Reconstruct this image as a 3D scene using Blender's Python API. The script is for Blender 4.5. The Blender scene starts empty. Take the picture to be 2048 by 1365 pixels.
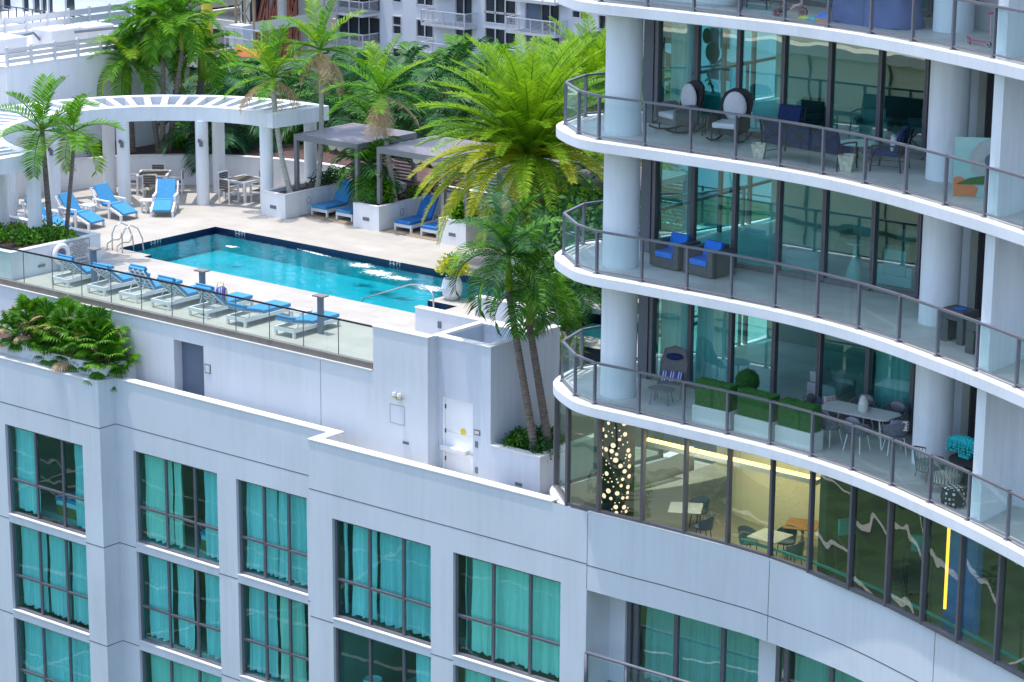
import bpy, bmesh, math, random
from mathutils import Vector, Matrix
R=math.radians; PI=math.pi
random.seed(7)
S=bpy.context.scene
col=S.collection
# ------------------------------------------------------------------ camera (calibrated from the photograph's vanishing points)
FPX,YAW,PIT,ROL=5116.65,0.6758207,0.255667,0.00760755
CAM=Vector((0,0,18.8))
def _axes():
    cy,sy,cp,sp=math.cos(YAW),math.sin(YAW),math.cos(PIT),math.sin(PIT)
    rt=Vector((cy,sy,0)); fw=Vector((-sy*cp,cy*cp,-sp)); up=rt.cross(fw)
    c,s=math.cos(ROL),math.sin(ROL)
    return rt*c+up*s, up*c-rt*s, fw
RT,UP,FW=_axes()
cam_d=bpy.data.cameras.new('camera'); cam=bpy.data.objects.new('camera',cam_d); col.objects.link(cam)
m=Matrix((( RT.x,UP.x,-FW.x,CAM.x),(RT.y,UP.y,-FW.y,CAM.y),(RT.z,UP.z,-FW.z,CAM.z),(0,0,0,1)))
cam.matrix_world=m
cam_d.sensor_width=36; cam_d.sensor_fit='HORIZONTAL'; cam_d.lens=FPX/2048*36
cam_d.clip_start=0.5; cam_d.clip_end=3000
S.camera=cam
# where a sight line of the photograph (2048x1365 pixels) meets a plane of the place
def ray(x,y): return RT*((x-1024)/FPX)+UP*(-(y-682.5)/FPX)+FW
def pz(x,y,z=0): d=ray(x,y); return CAM+d*((z-CAM.z)/d.z)
def py(x,y,Y): d=ray(x,y); return CAM+d*((Y-CAM.y)/d.y)
def px(x,y,X): d=ray(x,y); return CAM+d*((X-CAM.x)/d.x)
def pd(x,y,D): return CAM+ray(x,y)*D
# ------------------------------------------------------------------ materials
M={}
def mat(name,c,rough=.6,var=.08,scale=3.0,bump=0,bscale=40,metal=0,spec=.5,stretch=(1,1,1),island=0,trans=0,c2=None,dirt=0):
    m=bpy.data.materials.new(name); m.use_nodes=True; nt=m.node_tree; N=nt.nodes; L=nt.links; N.clear()
    o=N.new('ShaderNodeOutputMaterial'); p=N.new('ShaderNodeBsdfPrincipled')
    p.inputs['Roughness'].default_value=rough; p.inputs['Metallic'].default_value=metal
    p.inputs['Specular IOR Level'].default_value=spec
    tc=N.new('ShaderNodeTexCoord'); mp=N.new('ShaderNodeMapping'); mp.inputs['Scale'].default_value=stretch
    L.new(tc.outputs['Object'],mp.inputs['Vector'])
    n=N.new('ShaderNodeTexNoise'); n.inputs['Scale'].default_value=scale; n.inputs['Detail'].default_value=5; n.inputs['Roughness'].default_value=.6
    L.new(mp.outputs[0],n.inputs['Vector'])
    mix=N.new('ShaderNodeMix'); mix.data_type='RGBA'
    cc=Vector(c)
    if c2 is None: a=cc*(1-var); b=cc*(1+var)
    else: a=cc; b=Vector(c2)
    mix.inputs[6].default_value=(*a,1); mix.inputs[7].default_value=(*[min(1,v) for v in b],1)
    if island:
        g=N.new('ShaderNodeNewGeometry'); L.new(g.outputs['Random Per Island'],mix.inputs[0])
    else:
        mr=N.new('ShaderNodeMapRange'); mr.inputs['From Min'].default_value=.3; mr.inputs['From Max'].default_value=.7
        L.new(n.outputs['Fac'],mr.inputs['Value']); L.new(mr.outputs[0],mix.inputs[0])
    colr=mix.outputs[2]
    if dirt:   # rain streaks and faint patches
        mp2=N.new('ShaderNodeMapping'); mp2.inputs['Scale'].default_value=(3.5,3.5,.22); L.new(tc.outputs['Object'],mp2.inputs[0])
        a1=N.new('ShaderNodeTexNoise'); a1.inputs['Scale'].default_value=1.6; a1.inputs['Detail'].default_value=7; a1.inputs['Roughness'].default_value=.7; L.new(mp2.outputs[0],a1.inputs['Vector'])
        a2=N.new('ShaderNodeTexNoise'); a2.inputs['Scale'].default_value=.45; a2.inputs['Detail'].default_value=4; L.new(tc.outputs['Object'],a2.inputs['Vector'])
        mm=N.new('ShaderNodeMath'); mm.operation='MULTIPLY'; L.new(a1.outputs['Fac'],mm.inputs[0]); L.new(a2.outputs['Fac'],mm.inputs[1])
        mr2=N.new('ShaderNodeMapRange'); mr2.inputs['From Min'].default_value=.22; mr2.inputs['From Max'].default_value=.42; mr2.inputs['To Min'].default_value=1; mr2.inputs['To Max'].default_value=1-dirt; L.new(mm.outputs[0],mr2.inputs['Value'])
        vs=N.new('ShaderNodeVectorMath'); vs.operation='SCALE'; L.new(colr,vs.inputs[0]); L.new(mr2.outputs[0],vs.inputs['Scale']); colr=vs.outputs[0]
    L.new(colr,p.inputs['Base Color'])
    if bump:
        n2=N.new('ShaderNodeTexNoise'); n2.inputs['Scale'].default_value=bscale; n2.inputs['Detail'].default_value=3
        L.new(mp.outputs[0],n2.inputs['Vector'])
        b=N.new('ShaderNodeBump'); b.inputs['Strength'].default_value=bump; b.inputs['Distance'].default_value=.02
        L.new(n2.outputs['Fac'],b.inputs['Height']); L.new(b.outputs[0],p.inputs['Normal'])
    out=p.outputs[0]
    if trans:
        t=N.new('ShaderNodeBsdfTranslucent'); L.new(mix.outputs[2],t.inputs['Color'])
        ms=N.new('ShaderNodeMixShader'); ms.inputs[0].default_value=trans
        L.new(p.outputs[0],ms.inputs[1]); L.new(t.outputs[0],ms.inputs[2]); out=ms.outputs[0]
    L.new(out,o.inputs['Surface']); M[name]=m; return m
def glass(name,tint,refl=.08,facing=.5,wav=0,wscale=.6,rough=0,gcol=(1,1,1),stretch=(1,1,1),dirt=0):
    m=bpy.data.materials.new(name); m.use_nodes=True; nt=m.node_tree; N=nt.nodes; L=nt.links; N.clear()
    o=N.new('ShaderNodeOutputMaterial'); t=N.new('ShaderNodeBsdfTransparent'); t.inputs[0].default_value=(*tint,1)
    g=N.new('ShaderNodeBsdfGlossy'); g.inputs['Roughness'].default_value=rough; g.inputs['Color'].default_value=(*gcol,1)
    lw=N.new('ShaderNodeLayerWeight'); lw.inputs['Blend'].default_value=.5
    mr=N.new('ShaderNodeMapRange'); mr.inputs['From Min'].default_value=0; mr.inputs['From Max'].default_value=1
    mr.inputs['To Min'].default_value=refl; mr.inputs['To Max'].default_value=facing
    pw=N.new('ShaderNodeMath'); pw.operation='POWER'; pw.inputs[1].default_value=3
    L.new(lw.outputs['Facing'],pw.inputs[0]); L.new(pw.outputs[0],mr.inputs['Value'])
    ms=N.new('ShaderNodeMixShader'); L.new(mr.outputs[0],ms.inputs[0]); L.new(t.outputs[0],ms.inputs[1]); L.new(g.outputs[0],ms.inputs[2])
    if wav:
        tc=N.new('ShaderNodeTexCoord'); mp=N.new('ShaderNodeMapping'); mp.inputs['Scale'].default_value=stretch
        n=N.new('ShaderNodeTexNoise'); n.inputs['Scale'].default_value=wscale; n.inputs['Detail'].default_value=1.5
        L.new(tc.outputs['Object'],mp.inputs[0]); L.new(mp.outputs[0],n.inputs['Vector'])
        b=N.new('ShaderNodeBump'); b.inputs['Strength'].default_value=1; b.inputs['Distance'].default_value=wav
        L.new(n.outputs['Fac'],b.inputs['Height']); L.new(b.outputs[0],g.inputs['Normal'])
    out=ms.outputs[0]
    if dirt:
        df=N.new('ShaderNodeBsdfDiffuse'); df.inputs[0].default_value=(.55,.62,.62,1)
        ms2=N.new('ShaderNodeMixShader'); ms2.inputs[0].default_value=dirt
        L.new(out,ms2.inputs[1]); L.new(df.outputs[0],ms2.inputs[2]); out=ms2.outputs[0]
    L.new(out,o.inputs['Surface']); M[name]=m; return m
def emis(name,c,s):
    m=bpy.data.materials.new(name); m.use_nodes=True; nt=m.node_tree; nt.nodes.clear()
    o=nt.nodes.new('ShaderNodeOutputMaterial'); e=nt.nodes.new('ShaderNodeEmission'); e.inputs[0].default_value=(*c,1); e.inputs[1].default_value=s
    nt.links.new(e.outputs[0],o.inputs[0]); M[name]=m; return m
mat('stucco',(.685,.715,.765),.85,.05,.5,.25,60,stretch=(1,1,.35),dirt=.09)
mat('stucco_stain',(.62,.67,.75),.85,.07,1.1,.3,70,stretch=(2.2,2.2,.18),dirt=.11)
mat('cap',(.72,.71,.70),.7,.03,2,.1)
mat('white_wall',(.80,.81,.83),.8,.04,.7,.15,dirt=.12)
mat('deck',(.66,.62,.55),.75,.10,1.3,.12,25)
mat('tile_floor',(.50,.50,.48),.6,.13,1.6,.1,20)
mat('balcony_white',(.80,.81,.86),.75,.05,1.2,.1,dirt=.10)
mat('column_paint',(.86,.89,.94),.7,.05,1.4,.1,stretch=(1,1,.4),dirt=.14)
mat('rail_metal',(.20,.20,.24),.4,.06,8,metal=.3)
mat('frame_dark',(.055,.052,.062),.45,.1,6,metal=.2)
mat('frame_mid',(.17,.16,.19),.4,.08,6,metal=.3)
mat('pillar_grey',(.14,.15,.18),.6,.08,2)
mat('shoe_metal',(.25,.22,.20),.55,.15,3,metal=.3)
mat('steel',(.62,.58,.55),.25,.05,10,metal=.9)
mat('door_white',(.93,.93,.94),.5,.03,2)
mat('door_blue',(.13,.17,.24),.55,.05,2)
mat('white_plastic',(.80,.80,.81),.45,.03,4)
mat('cushion_blue',(.05,.27,.52),.85,.12,14,.2,90)
mat('cushion_deep',(.02,.17,.48),.85,.12,14,.2,90)
mat('cushion_white',(.74,.73,.76),.9,.06,8,.3,60)
mat('navy',(.012,.03,.12),.9,.2,12,.2)
mat('brown_slat',(.13,.105,.09),.6,.15,5)
mat('olive_slat',(.13,.115,.085),.6,.15,5)
mat('cabana_metal',(.20,.19,.20),.5,.05,4)
mat('cabana_ridge',(.48,.42,.46),.5,.05,3)
mat('cabana_roof',(.15,.13,.15),.5,.08,3)
mat('canvas',(.78,.72,.60),.9,.05,4,.2)
mat('sand_floor',(.27,.21,.155),.8,.15,2,.1)
mat('soil',(.10,.055,.05),.95,.4,5,.6,20)
mat('pool_blue',(.002,.36,.46),.4,.12,.9)
mat('pool_side',(.0,.36,.40),.4,.5,1.6,c2=(.01,.66,.70),stretch=(1,1,2))  # pool walls: mottled, rippling shade under water put into the colour
mat('tile_navy',(.006,.012,.06),.3,.4,9)
mat('black_metal',(.02,.02,.025),.45,.2,6,metal=.3)
mat('wicker_dark',(.035,.032,.035),.7,.35,40,.8,60)
mat('wicker_grey',(.21,.20,.20),.75,.25,30,.8,60)
mat('rope_grey',(.17,.19,.23),.8,.25,40,.8,60,stretch=(1,1,.1))
mat('box_grey',(.10,.10,.105),.7,.2,8,.5,40)
mat('resin_white',(.74,.76,.72),.4,.03,3)
mat('marble',(.68,.67,.64),.3,.06,2)
mat('marble_rough',(.62,.60,.48),.6,.35,9,.8,14)
mat('turf',(.02,.115,.02),.95,.6,60,.9,120,c2=(.05,.22,.03))
mat('teal_coral',(.02,.50,.52),.6,.3,20,.5)
mat('sofa_grey',(.46,.50,.48),.9,.08,5,.2)
mat('sofa_white',(.62,.62,.64),.9,.05,5,.2)
mat('wood',(.40,.18,.06),.4,.15,6)
mat('interior_wall',(.42,.44,.41),.9,.15,.5)
mat('interior_dark',(.05,.06,.06),.9,.3,.8)
mat('interior_floor',(.34,.31,.25),.6,.2,1)
mat('tarp',(.13,.16,.34),.7,.2,2.2,.7,5)
mat('pink',(.75,.10,.22),.5,.05,5)
mat('pink_pale',(.75,.40,.42),.5,.05,5)
mat('orange',(.75,.22,.06),.6,.1,5)
mat('teal_box',(.02,.42,.40),.6,.1,5)
mat('bright_blue',(.012,.20,.80),.6,.15,8)
mat('yellow_green',(.55,.65,.08),.7,.2,8)
mat('yellow',(.80,.60,.05),.6,.1,8)
mat('sign_face',(.62,.62,.60),.6,.03,5)
mat('ink',(.05,.05,.06),.7,.1,9)
mat('violet_grey',(.25,.20,.28),.7,.1,9)
mat('tri_dark',(.03,.03,.04),.6,.1,9)
mat('glass_green',(.35,.62,.58),.15,.05,3)
mat('trunk_grey',(.20,.16,.135),.9,.5,6,.9,16,stretch=(1,1,5))
mat('trunk_pale',(.46,.42,.37),.9,.3,5,.8,14,stretch=(1,1,6))
mat('trunk_boots',(.16,.10,.05),.95,.5,9,1,14)
mat('shaft_green',(.30,.42,.03),.5,.2,3,c2=(.12,.25,.02),stretch=(1,1,.3))
mat('leaf',(.045,.19,.004),.55,island=1,trans=.35,spec=.25,c2=(.17,.40,.012))
mat('leaf_bright',(.09,.27,.004),.55,island=1,trans=.4,spec=.25,c2=(.34,.52,.02))
mat('leaf_yellow',(.30,.40,.01),.55,island=1,trans=.4,spec=.25,c2=(.60,.52,.03))
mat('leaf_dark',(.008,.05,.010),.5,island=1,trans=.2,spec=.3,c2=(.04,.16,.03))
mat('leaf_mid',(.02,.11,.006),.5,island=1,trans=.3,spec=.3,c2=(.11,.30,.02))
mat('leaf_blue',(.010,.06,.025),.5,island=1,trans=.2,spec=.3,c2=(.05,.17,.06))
mat('leaf_dead',(.42,.25,.12),.8,island=1,trans=.3,c2=(.62,.44,.27))
mat('flower_yellow',(.7,.6,.03),.7,island=1,trans=.3,c2=(.5,.6,.05))
mat('lime_leaf',(.16,.36,.02),.6,island=1,trans=.35,c2=(.40,.55,.05))
mat('red_leaf',(.22,.03,.03),.6,island=1,trans=.2,c2=(.10,.14,.03))
mat('beige',(.86,.74,.48),.8,.06,.4)
mat('beige_line',(.78,.72,.55),.7,.05,1)
mat('olive_dark',(.06,.08,.05),.9,.4,.5)
mat('asphalt',(.05,.05,.052),.9,.2,.6)
mat('grass',(.03,.07,.02),.95,.5,.5,.5,3)
mat('mirrored_strip',(.36,.36,.32),.8,.1,.8)
mat('bg_white',(.74,.76,.80),.8,.04,.3)
mat('bg_cream',(.78,.74,.66),.8,.08,.25)
mat('bg_blue',(.17,.22,.29),.8,.06,.3)
mat('bg_glass',(.02,.035,.045),.15,.6,.6,spec=.8,stretch=(1,1,.6))
mat('bg_window_teal',(.03,.10,.12),.15,.5,.7,spec=.8)
mat('concrete',(.46,.42,.37),.9,.2,.8,.2)
mat('rust',(.42,.14,.08),.8,.2,2)
mat('crane_yellow',(.75,.62,.06),.6,.1,2)
mat('tower_tan',(.42,.33,.2),.8,.2,2)
mat('bg_metal_white',(.62,.62,.64),.5,.04,2)
mat('skirt',(.30,.22,.16),.9,island=1,trans=.15,c2=(.52,.40,.30))
mat('rug',(.45,.47,.45),.95,.2,8)
glass('win_glass',(.47,1,.99),.07,.42,.0030,.9,gcol=(.85,.95,.90),stretch=(1,1,.8))
glass('tower_glass',(.45,.90,.88),.22,.8,.0022,.8,gcol=(.88,1,.93))
glass('band_glass',(.68,.86,.78),.22,.65,.007,.7,gcol=(.92,.95,.88),stretch=(1,1,.7))
glass('rail_glass',(.84,.95,.95),.045,.45,0,gcol=(.9,1,1),dirt=.02)
glass('clear_glass',(.90,.97,.95),.03,.4,0,dirt=.05)
emis('led_yellow',(1,.62,.16),3.0); emis('led_amber',(1,.45,.04),1.5); emis('lamp_dot',(1,.62,.46),1.0); emis('led_cool',(.9,.75,.55),1.0)
# curtain: white pleated cloth
mat('curtain',(.82,.86,.84),.95,.12,5,stretch=(6,6,.1),trans=.1)
mat('curtain_warm',(.93,.88,.74),.95,.05,5,stretch=(6,6,.1),trans=.1)
mat('curtain_dim',(.62,.72,.72),.95,.1,5,stretch=(6,6,.1),trans=.1)
def bullets(): pass
# stripes / patterns
def stripes(name,cols,scale,axis=0,rough=.8):
    m=bpy.data.materials.new(name); m.use_nodes=True; nt=m.node_tree; N=nt.nodes; L=nt.links
    p=N['Principled BSDF']; p.inputs['Roughness'].default_value=rough
    tc=N.new('ShaderNodeTexCoord'); sp=N.new('ShaderNodeSeparateXYZ'); L.new(tc.outputs['Object'],sp.inputs[0])
    mu=N.new('ShaderNodeMath'); mu.operation='MULTIPLY'; mu.inputs[1].default_value=scale; L.new(sp.outputs[axis],mu.inputs[0])
    fr=N.new('ShaderNodeMath'); fr.operation='FRACT'; L.new(mu.outputs[0],fr.inputs[0])
    cr=N.new('ShaderNodeValToRGB'); cr.color_ramp.interpolation='CONSTANT'
    while len(cr.color_ramp.elements)<len(cols): cr.color_ramp.elements.new(.5)
    for i,c in enumerate(cols): cr.color_ramp.elements[i].position=i/len(cols); cr.color_ramp.elements[i].color=(*c,1)
    L.new(fr.outputs[0],cr.inputs[0]); L.new(cr.outputs[0],p.inputs['Base Color']); M[name]=m
stripes('striped_pillow',[(.05,.12,.45),(.45,.6,.85),(.15,.05,.18),(.25,.1,.3),(.02,.05,.3),(.6,.7,.9)],5)
stripes('slat_stripes',[(.11,.095,.06),(.20,.18,.12)],11)
def checker(name,a,b,scale):
    m=bpy.data.materials.new(name); m.use_nodes=True; nt=m.node_tree; N=nt.nodes; L=nt.links
    p=N['Principled BSDF']; p.inputs['Roughness'].default_value=.9
    tc=N.new('ShaderNodeTexCoord'); v=N.new('ShaderNodeTexVoronoi'); v.inputs['Scale'].default_value=scale; v.inputs['Randomness'].default_value=0
    mp=N.new('ShaderNodeMapping'); mp.inputs['Rotation'].default_value=(0,0,.6)
    L.new(tc.outputs['Object'],mp.inputs[0]); L.new(mp.outputs[0],v.inputs['Vector'])
    r=N.new('ShaderNodeMath'); r.operation='LESS_THAN'; r.inputs[1].default_value=.36; L.new(v.outputs['Distance'],r.inputs[0])
    mx=N.new('ShaderNodeMix'); mx.data_type='RGBA'; mx.inputs[6].default_value=(*a,1); mx.inputs[7].default_value=(*b,1)
    L.new(r.outputs[0],mx.inputs[0]); L.new(mx.outputs[2],p.inputs['Base Color']); M[name]=m
checker('pouf_pattern',(.03,.03,.035),(.62,.60,.56),9)
checker('dotted_pillow',(.75,.62,.6),(.08,.05,.1),16)
# tiled floors get thin joints (a pattern in the material)
def tiled(name,c,joint,sx,sy,var=.08,rough=.7,rot=0):
    m=bpy.data.materials.new(name); m.use_nodes=True; nt=m.node_tree; N=nt.nodes; L=nt.links
    p=N['Principled BSDF']; p.inputs['Roughness'].default_value=rough
    tc=N.new('ShaderNodeTexCoord'); mp=N.new('ShaderNodeMapping'); mp.inputs['Rotation'].default_value=(0,0,rot); L.new(tc.outputs['Object'],mp.inputs[0])
    b=N.new('ShaderNodeTexBrick'); b.offset=0.5 if sx!=sy else 0; b.inputs['Scale'].default_value=1; b.inputs['Brick Width'].default_value=sx; b.inputs['Row Height'].default_value=sy
    b.inputs['Mortar Size'].default_value=.006; cc=Vector(c)
    b.inputs['Color1'].default_value=(*cc,1); b.inputs['Color2'].default_value=(*(cc*(1-var*.5)),1); b.inputs['Mortar'].default_value=(*joint,1)
    L.new(mp.outputs[0],b.inputs['Vector'])
    n=N.new('ShaderNodeTexNoise'); n.inputs['Scale'].default_value=.9; n.inputs['Detail'].default_value=6; L.new(tc.outputs['Object'],n.inputs['Vector'])
    mr=N.new('ShaderNodeMapRange'); mr.inputs['From Min'].default_value=.3; mr.inputs['From Max'].default_value=.7; mr.inputs['To Min'].default_value=1-var; mr.inputs['To Max'].default_value=1+var*.5
    L.new(n.outputs['Fac'],mr.inputs['Value'])
    v=N.new('ShaderNodeVectorMath'); v.operation='SCALE'; L.new(b.outputs['Color'],v.inputs[0]); L.new(mr.outputs[0],v.inputs['Scale'])
    L.new(v.outputs[0],p.inputs['Base Color']); M[name]=m
tiled('deck_paver',(.47,.435,.39),(.37,.34,.30),1.2,.6,.14)
tiled('balcony_tile',(.74,.71,.66),(.54,.52,.49),.9,.9,.20,.45,.5)
tiled('pale_paver',(.60,.58,.52),(.5,.48,.43),.6,.6,.12)
tiled('cabana_floor',(.30,.235,.17),(.24,.19,.14),.15,3,.15)
# ------------------------------------------------------------------ mesh builder
class MB:
    def __init__(s): s.v=[]; s.f=[]; s.mi=[]; s.cur=0
    def add(s,vs,fs):
        o=len(s.v); s.v+= [tuple(v) for v in vs]; s.f+=[tuple(i+o for i in f) for f in fs]; s.mi+=[s.cur]*len(fs); return s
    def box(s,x0,x1,y0,y1,z0,z1):
        return s.add([(x0,y0,z0),(x1,y0,z0),(x1,y1,z0),(x0,y1,z0),(x0,y0,z1),(x1,y0,z1),(x1,y1,z1),(x0,y1,z1)],
          [(0,3,2,1),(4,5,6,7),(0,1,5,4),(1,2,6,5),(2,3,7,6),(3,0,4,7)])
    def bar(s,a,b,w,h,up=(0,0,1)):
        a=Vector(a); b=Vector(b); d=(b-a).normalized(); u=Vector(up)
        if abs(d.dot(u))>.98: u=Vector((1,0,0))
        r=d.cross(u).normalized(); u=r.cross(d).normalized(); r=r*w/2; u=u*h/2
        vs=[a-r-u,a+r-u,a+r+u,a-r+u,b-r-u,b+r-u,b+r+u,b-r+u]
        return s.add(vs,[(0,1,2,3),(7,6,5,4),(0,4,5,1),(1,5,6,2),(2,6,7,3),(3,7,4,0)])
    def tube(s,pts,r,n=8,cap=True,closed=False):
        pts=[Vector(p) for p in pts]; k=len(pts); rr=r if isinstance(r,(list,tuple)) else [r]*k
        o=len(s.v); u=None
        for i,p in enumerate(pts):
            if closed: d=(pts[(i+1)%k]-pts[i-1])
            else: d=(pts[min(i+1,k-1)]-pts[max(i-1,0)])
            d=d.normalized()
            if u is None: u=Vector((0,0,1)) if abs(d.z)<.9 else Vector((1,0,0))
            r1=d.cross(u).normalized(); u=r1.cross(d).normalized()
            for j in range(n):
                a=2*PI*j/n; s.v.append(tuple(p+(r1*math.cos(a)+u*math.sin(a))*rr[i]))
        for i in range(k if closed else k-1):
            i2=(i+1)%k
            for j in range(n):
                j2=(j+1)%n; s.f.append((o+i*n+j,o+i2*n+j,o+i2*n+j2,o+i*n+j2)); s.mi.append(s.cur)
        if cap and not closed:
            s.f.append(tuple(o+j for j in range(n))); s.mi.append(s.cur); s.f.append(tuple(o+(k-1)*n+n-1-j for j in range(n))); s.mi.append(s.cur)
        return s
    def cyl(s,c,r,z0,z1,n=24,r2=None): return s.lathe(c,[(r,z0),(r if r2 is None else r2,z1)],n)
    def lathe(s,c,prof,n=24,cap=True,sx=1,sy=1):
        o=len(s.v)
        for (r,z) in prof:
            for j in range(n): a=2*PI*j/n; s.v.append((c[0]+r*sx*math.cos(a),c[1]+r*sy*math.sin(a),z))
        for i in range(len(prof)-1):
            for j in range(n):
                j2=(j+1)%n; s.f.append((o+i*n+j,o+i*n+j2,o+(i+1)*n+j2,o+(i+1)*n+j)); s.mi.append(s.cur)
        if cap:
            s.f.append(tuple(o+n-1-j for j in range(n))); s.mi.append(s.cur)
            k=o+(len(prof)-1)*n; s.f.append(tuple(k+j for j in range(n))); s.mi.append(s.cur)
        return s
    def prism(s,poly,z0,z1):
        n=len(poly)
        a=sum(poly[i][0]*poly[(i+1)%n][1]-poly[(i+1)%n][0]*poly[i][1] for i in range(n))
        if a<0: poly=poly[::-1]
        vs=[(p[0],p[1],z0) for p in poly]+[(p[0],p[1],z1) for p in poly]
        fs=[tuple(range(n-1,-1,-1)),tuple(range(n,2*n))]+[(i,(i+1)%n,n+(i+1)%n,n+i) for i in range(n)]
        return s.add(vs,fs)
    def strip(s,path,z0,z1,t,side=1):   # wall of thickness t along a path, offset to one side
        off=offset(path,t*side)
        n=len(path); vs=[]
        for a,b in zip(path,off): vs+=[(a[0],a[1],z0),(a[0],a[1],z1),(b[0],b[1],z1),(b[0],b[1],z0)]
        fs=[]
        for i in range(n-1):
            o=i*4; q=o+4
            for j in range(4): j2=(j+1)%4; fs.append((o+j,o+j2,q+j2,q+j) if side<0 else (o+j,q+j,q+j2,o+j2))
        fs+=[(0,1,2,3) if side>0 else (3,2,1,0),tuple((n-1)*4+k for k in ((3,2,1,0) if side>0 else (0,1,2,3)))]
        return s.add(vs,fs)
    def obox(s,c,d,rz=0,z0=None):
        # box centred on c=(x,y,z) dims d, turned by rz
        ca,sa=math.cos(rz),math.sin(rz); hx,hy,hz=d[0]/2,d[1]/2,d[2]/2; vs=[]
        for z in (-hz,hz):
            for x,y in ((-hx,-hy),(hx,-hy),(hx,hy),(-hx,hy)): vs.append((c[0]+x*ca-y*sa,c[1]+x*sa+y*ca,c[2]+z))
        return s.add(vs,[(0,3,2,1),(4,5,6,7),(0,1,5,4),(1,2,6,5),(2,3,7,6),(3,0,4,7)])
    def build(s,name,mats,parent=None,world=True,smooth=False,bevel=0,seg=2):
        me=bpy.data.meshes.new(name)
        vs=s.v
        if parent is not None and world:
            off=wloc(parent); vs=[(v[0]-off[0],v[1]-off[1],v[2]-off[2]) for v in vs]
        me.from_pydata(vs,[],s.f); me.update()
        if isinstance(mats,str): mats=[mats]
        for k in mats: me.materials.append(M[k])
        if len(mats)>1:
            for p,i in zip(me.polygons,s.mi): p.material_index=i
        if smooth:
            for p in me.polygons: p.use_smooth=True
        o=bpy.data.objects.new(name,me); col.objects.link(o)
        if parent is not None: o.parent=parent
        if bevel:
            b=o.modifiers.new('bevel','BEVEL'); b.width=bevel; b.segments=seg; b.limit_method='ANGLE'; b.angle_limit=R(35)
        elif smooth:
            pass
        return o
def wloc(o):
    v=Vector((0,0,0))
    while o is not None: v=v+o.location; o=o.parent
    return v
def offset(path,t):
    out=[]
    n=len(path)
    for i in range(n):
        a=Vector(path[max(i-1,0)][:2]); b=Vector(path[i][:2]); c=Vector(path[min(i+1,n-1)][:2])
        d1=(b-a).normalized() if i>0 else (c-b).normalized(); d2=(c-b).normalized() if i<n-1 else d1
        n1=Vector((-d1.y,d1.x)); n2=Vector((-d2.y,d2.x)); nn=(n1+n2).normalized(); k=t/max(.35,nn.dot(n1))
        out.append((b.x+nn.x*k,b.y+nn.y*k))
    return out
def spline(pts,k=6):
    P=[Vector(p) for p in pts]; out=[]
    for i in range(len(P)-1):
        p0=P[max(i-1,0)];p1=P[i];p2=P[i+1];p3=P[min(i+2,len(P)-1)]
        for j in range(k):
            t=j/k; out.append(tuple(.5*((2*p1)+(p2-p0)*t+(2*p0-5*p1+4*p2-p3)*t*t+(3*p1-p0-3*p2+p3)*t**3)))
    out.append(tuple(P[-1])); return out
def thing(name,label,cat,loc=(0,0,0),rz=0,group=None):
    o=bpy.data.objects.new(name,None); o.empty_display_size=.2; col.objects.link(o); o.location=loc; o.rotation_euler=(0,0,rz)
    o['label']=label; o['category']=cat
    if group: o['group']=group
    return o
def tag(o,label=None,cat=None,group=None,kind=None):
    if label: o['label']=label
    if cat: o['category']=cat
    if group: o['group']=group
    if kind: o['kind']=kind
    return o
def struct(o): o['kind']='structure'; return o
kids={}
def copy_tree(o,parent=None):
    c=o.copy(); col.objects.link(c)
    if parent is not None: c.parent=parent
    for ch in [x for x in list(o.children)]: copy_tree(ch,c)
    return c
def put(proto,first,loc,rz=0,label=None,group=None,scale=None):
    o=proto if first else copy_tree(proto)
    o.location=loc; o.rotation_euler=(0,0,rz)
    if label: o['label']=label
    if group: o['group']=group
    if scale: o.scale=(scale,)*3
    return o
def text(body,mat_,size,parent,loc,rot,ext=.002,name='lettering',align='CENTER',world=True,squash=1):
    cu=bpy.data.curves.new(name,'FONT'); cu.body=body; cu.size=size; cu.extrude=ext; cu.align_x=align; cu.align_y='CENTER'; cu.resolution_u=3
    t=bpy.data.objects.new(name,cu); col.objects.link(t)
    dg=bpy.context.evaluated_depsgraph_get(); me=bpy.data.meshes.new_from_object(t.evaluated_get(dg)); bpy.data.objects.remove(t)
    me.materials.clear(); me.materials.append(M[mat_])
    o=bpy.data.objects.new(name,me); col.objects.link(o)
    if parent is not None:
        o.parent=parent
        if world: loc=Vector(loc)-wloc(parent)
    o.location=loc; o.rotation_euler=rot; o.scale=(squash,1,1); return o
# ================================================================== SETTING
ZG=-28.0
g=MB().box(-900,900,-400,1500,ZG-.5,ZG).build('ground','asphalt'); struct(g)
g=MB().box(-200,60,-12,46,ZG+.004,ZG+.05).build('lawn','grass'); struct(g)
# unseen pale strips added on the lawn, mirrored as thin streaks in the windows
mb=MB()
rp=random.Random(3)
for i in range(15):
    pts=[(-190+j*12, 43-i*3.6+2.2*math.sin(j*.7+i*1.3)+rp.uniform(-.5,.5)) for j in range(21)]
    w=rp.choice([.12,.2,.35])
    mb.strip([p for p in spline(pts,4)],ZG+.054,ZG+.10,w)
for i in range(6):
    x=-170+i*26
    mb.strip(spline([(x+3*math.sin(i),-10),(x+6,8),(x+2,25),(x+9,44)],5),ZG+.058,ZG+.11,.25)
struct(mb.build('path','mirrored_strip'))
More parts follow.
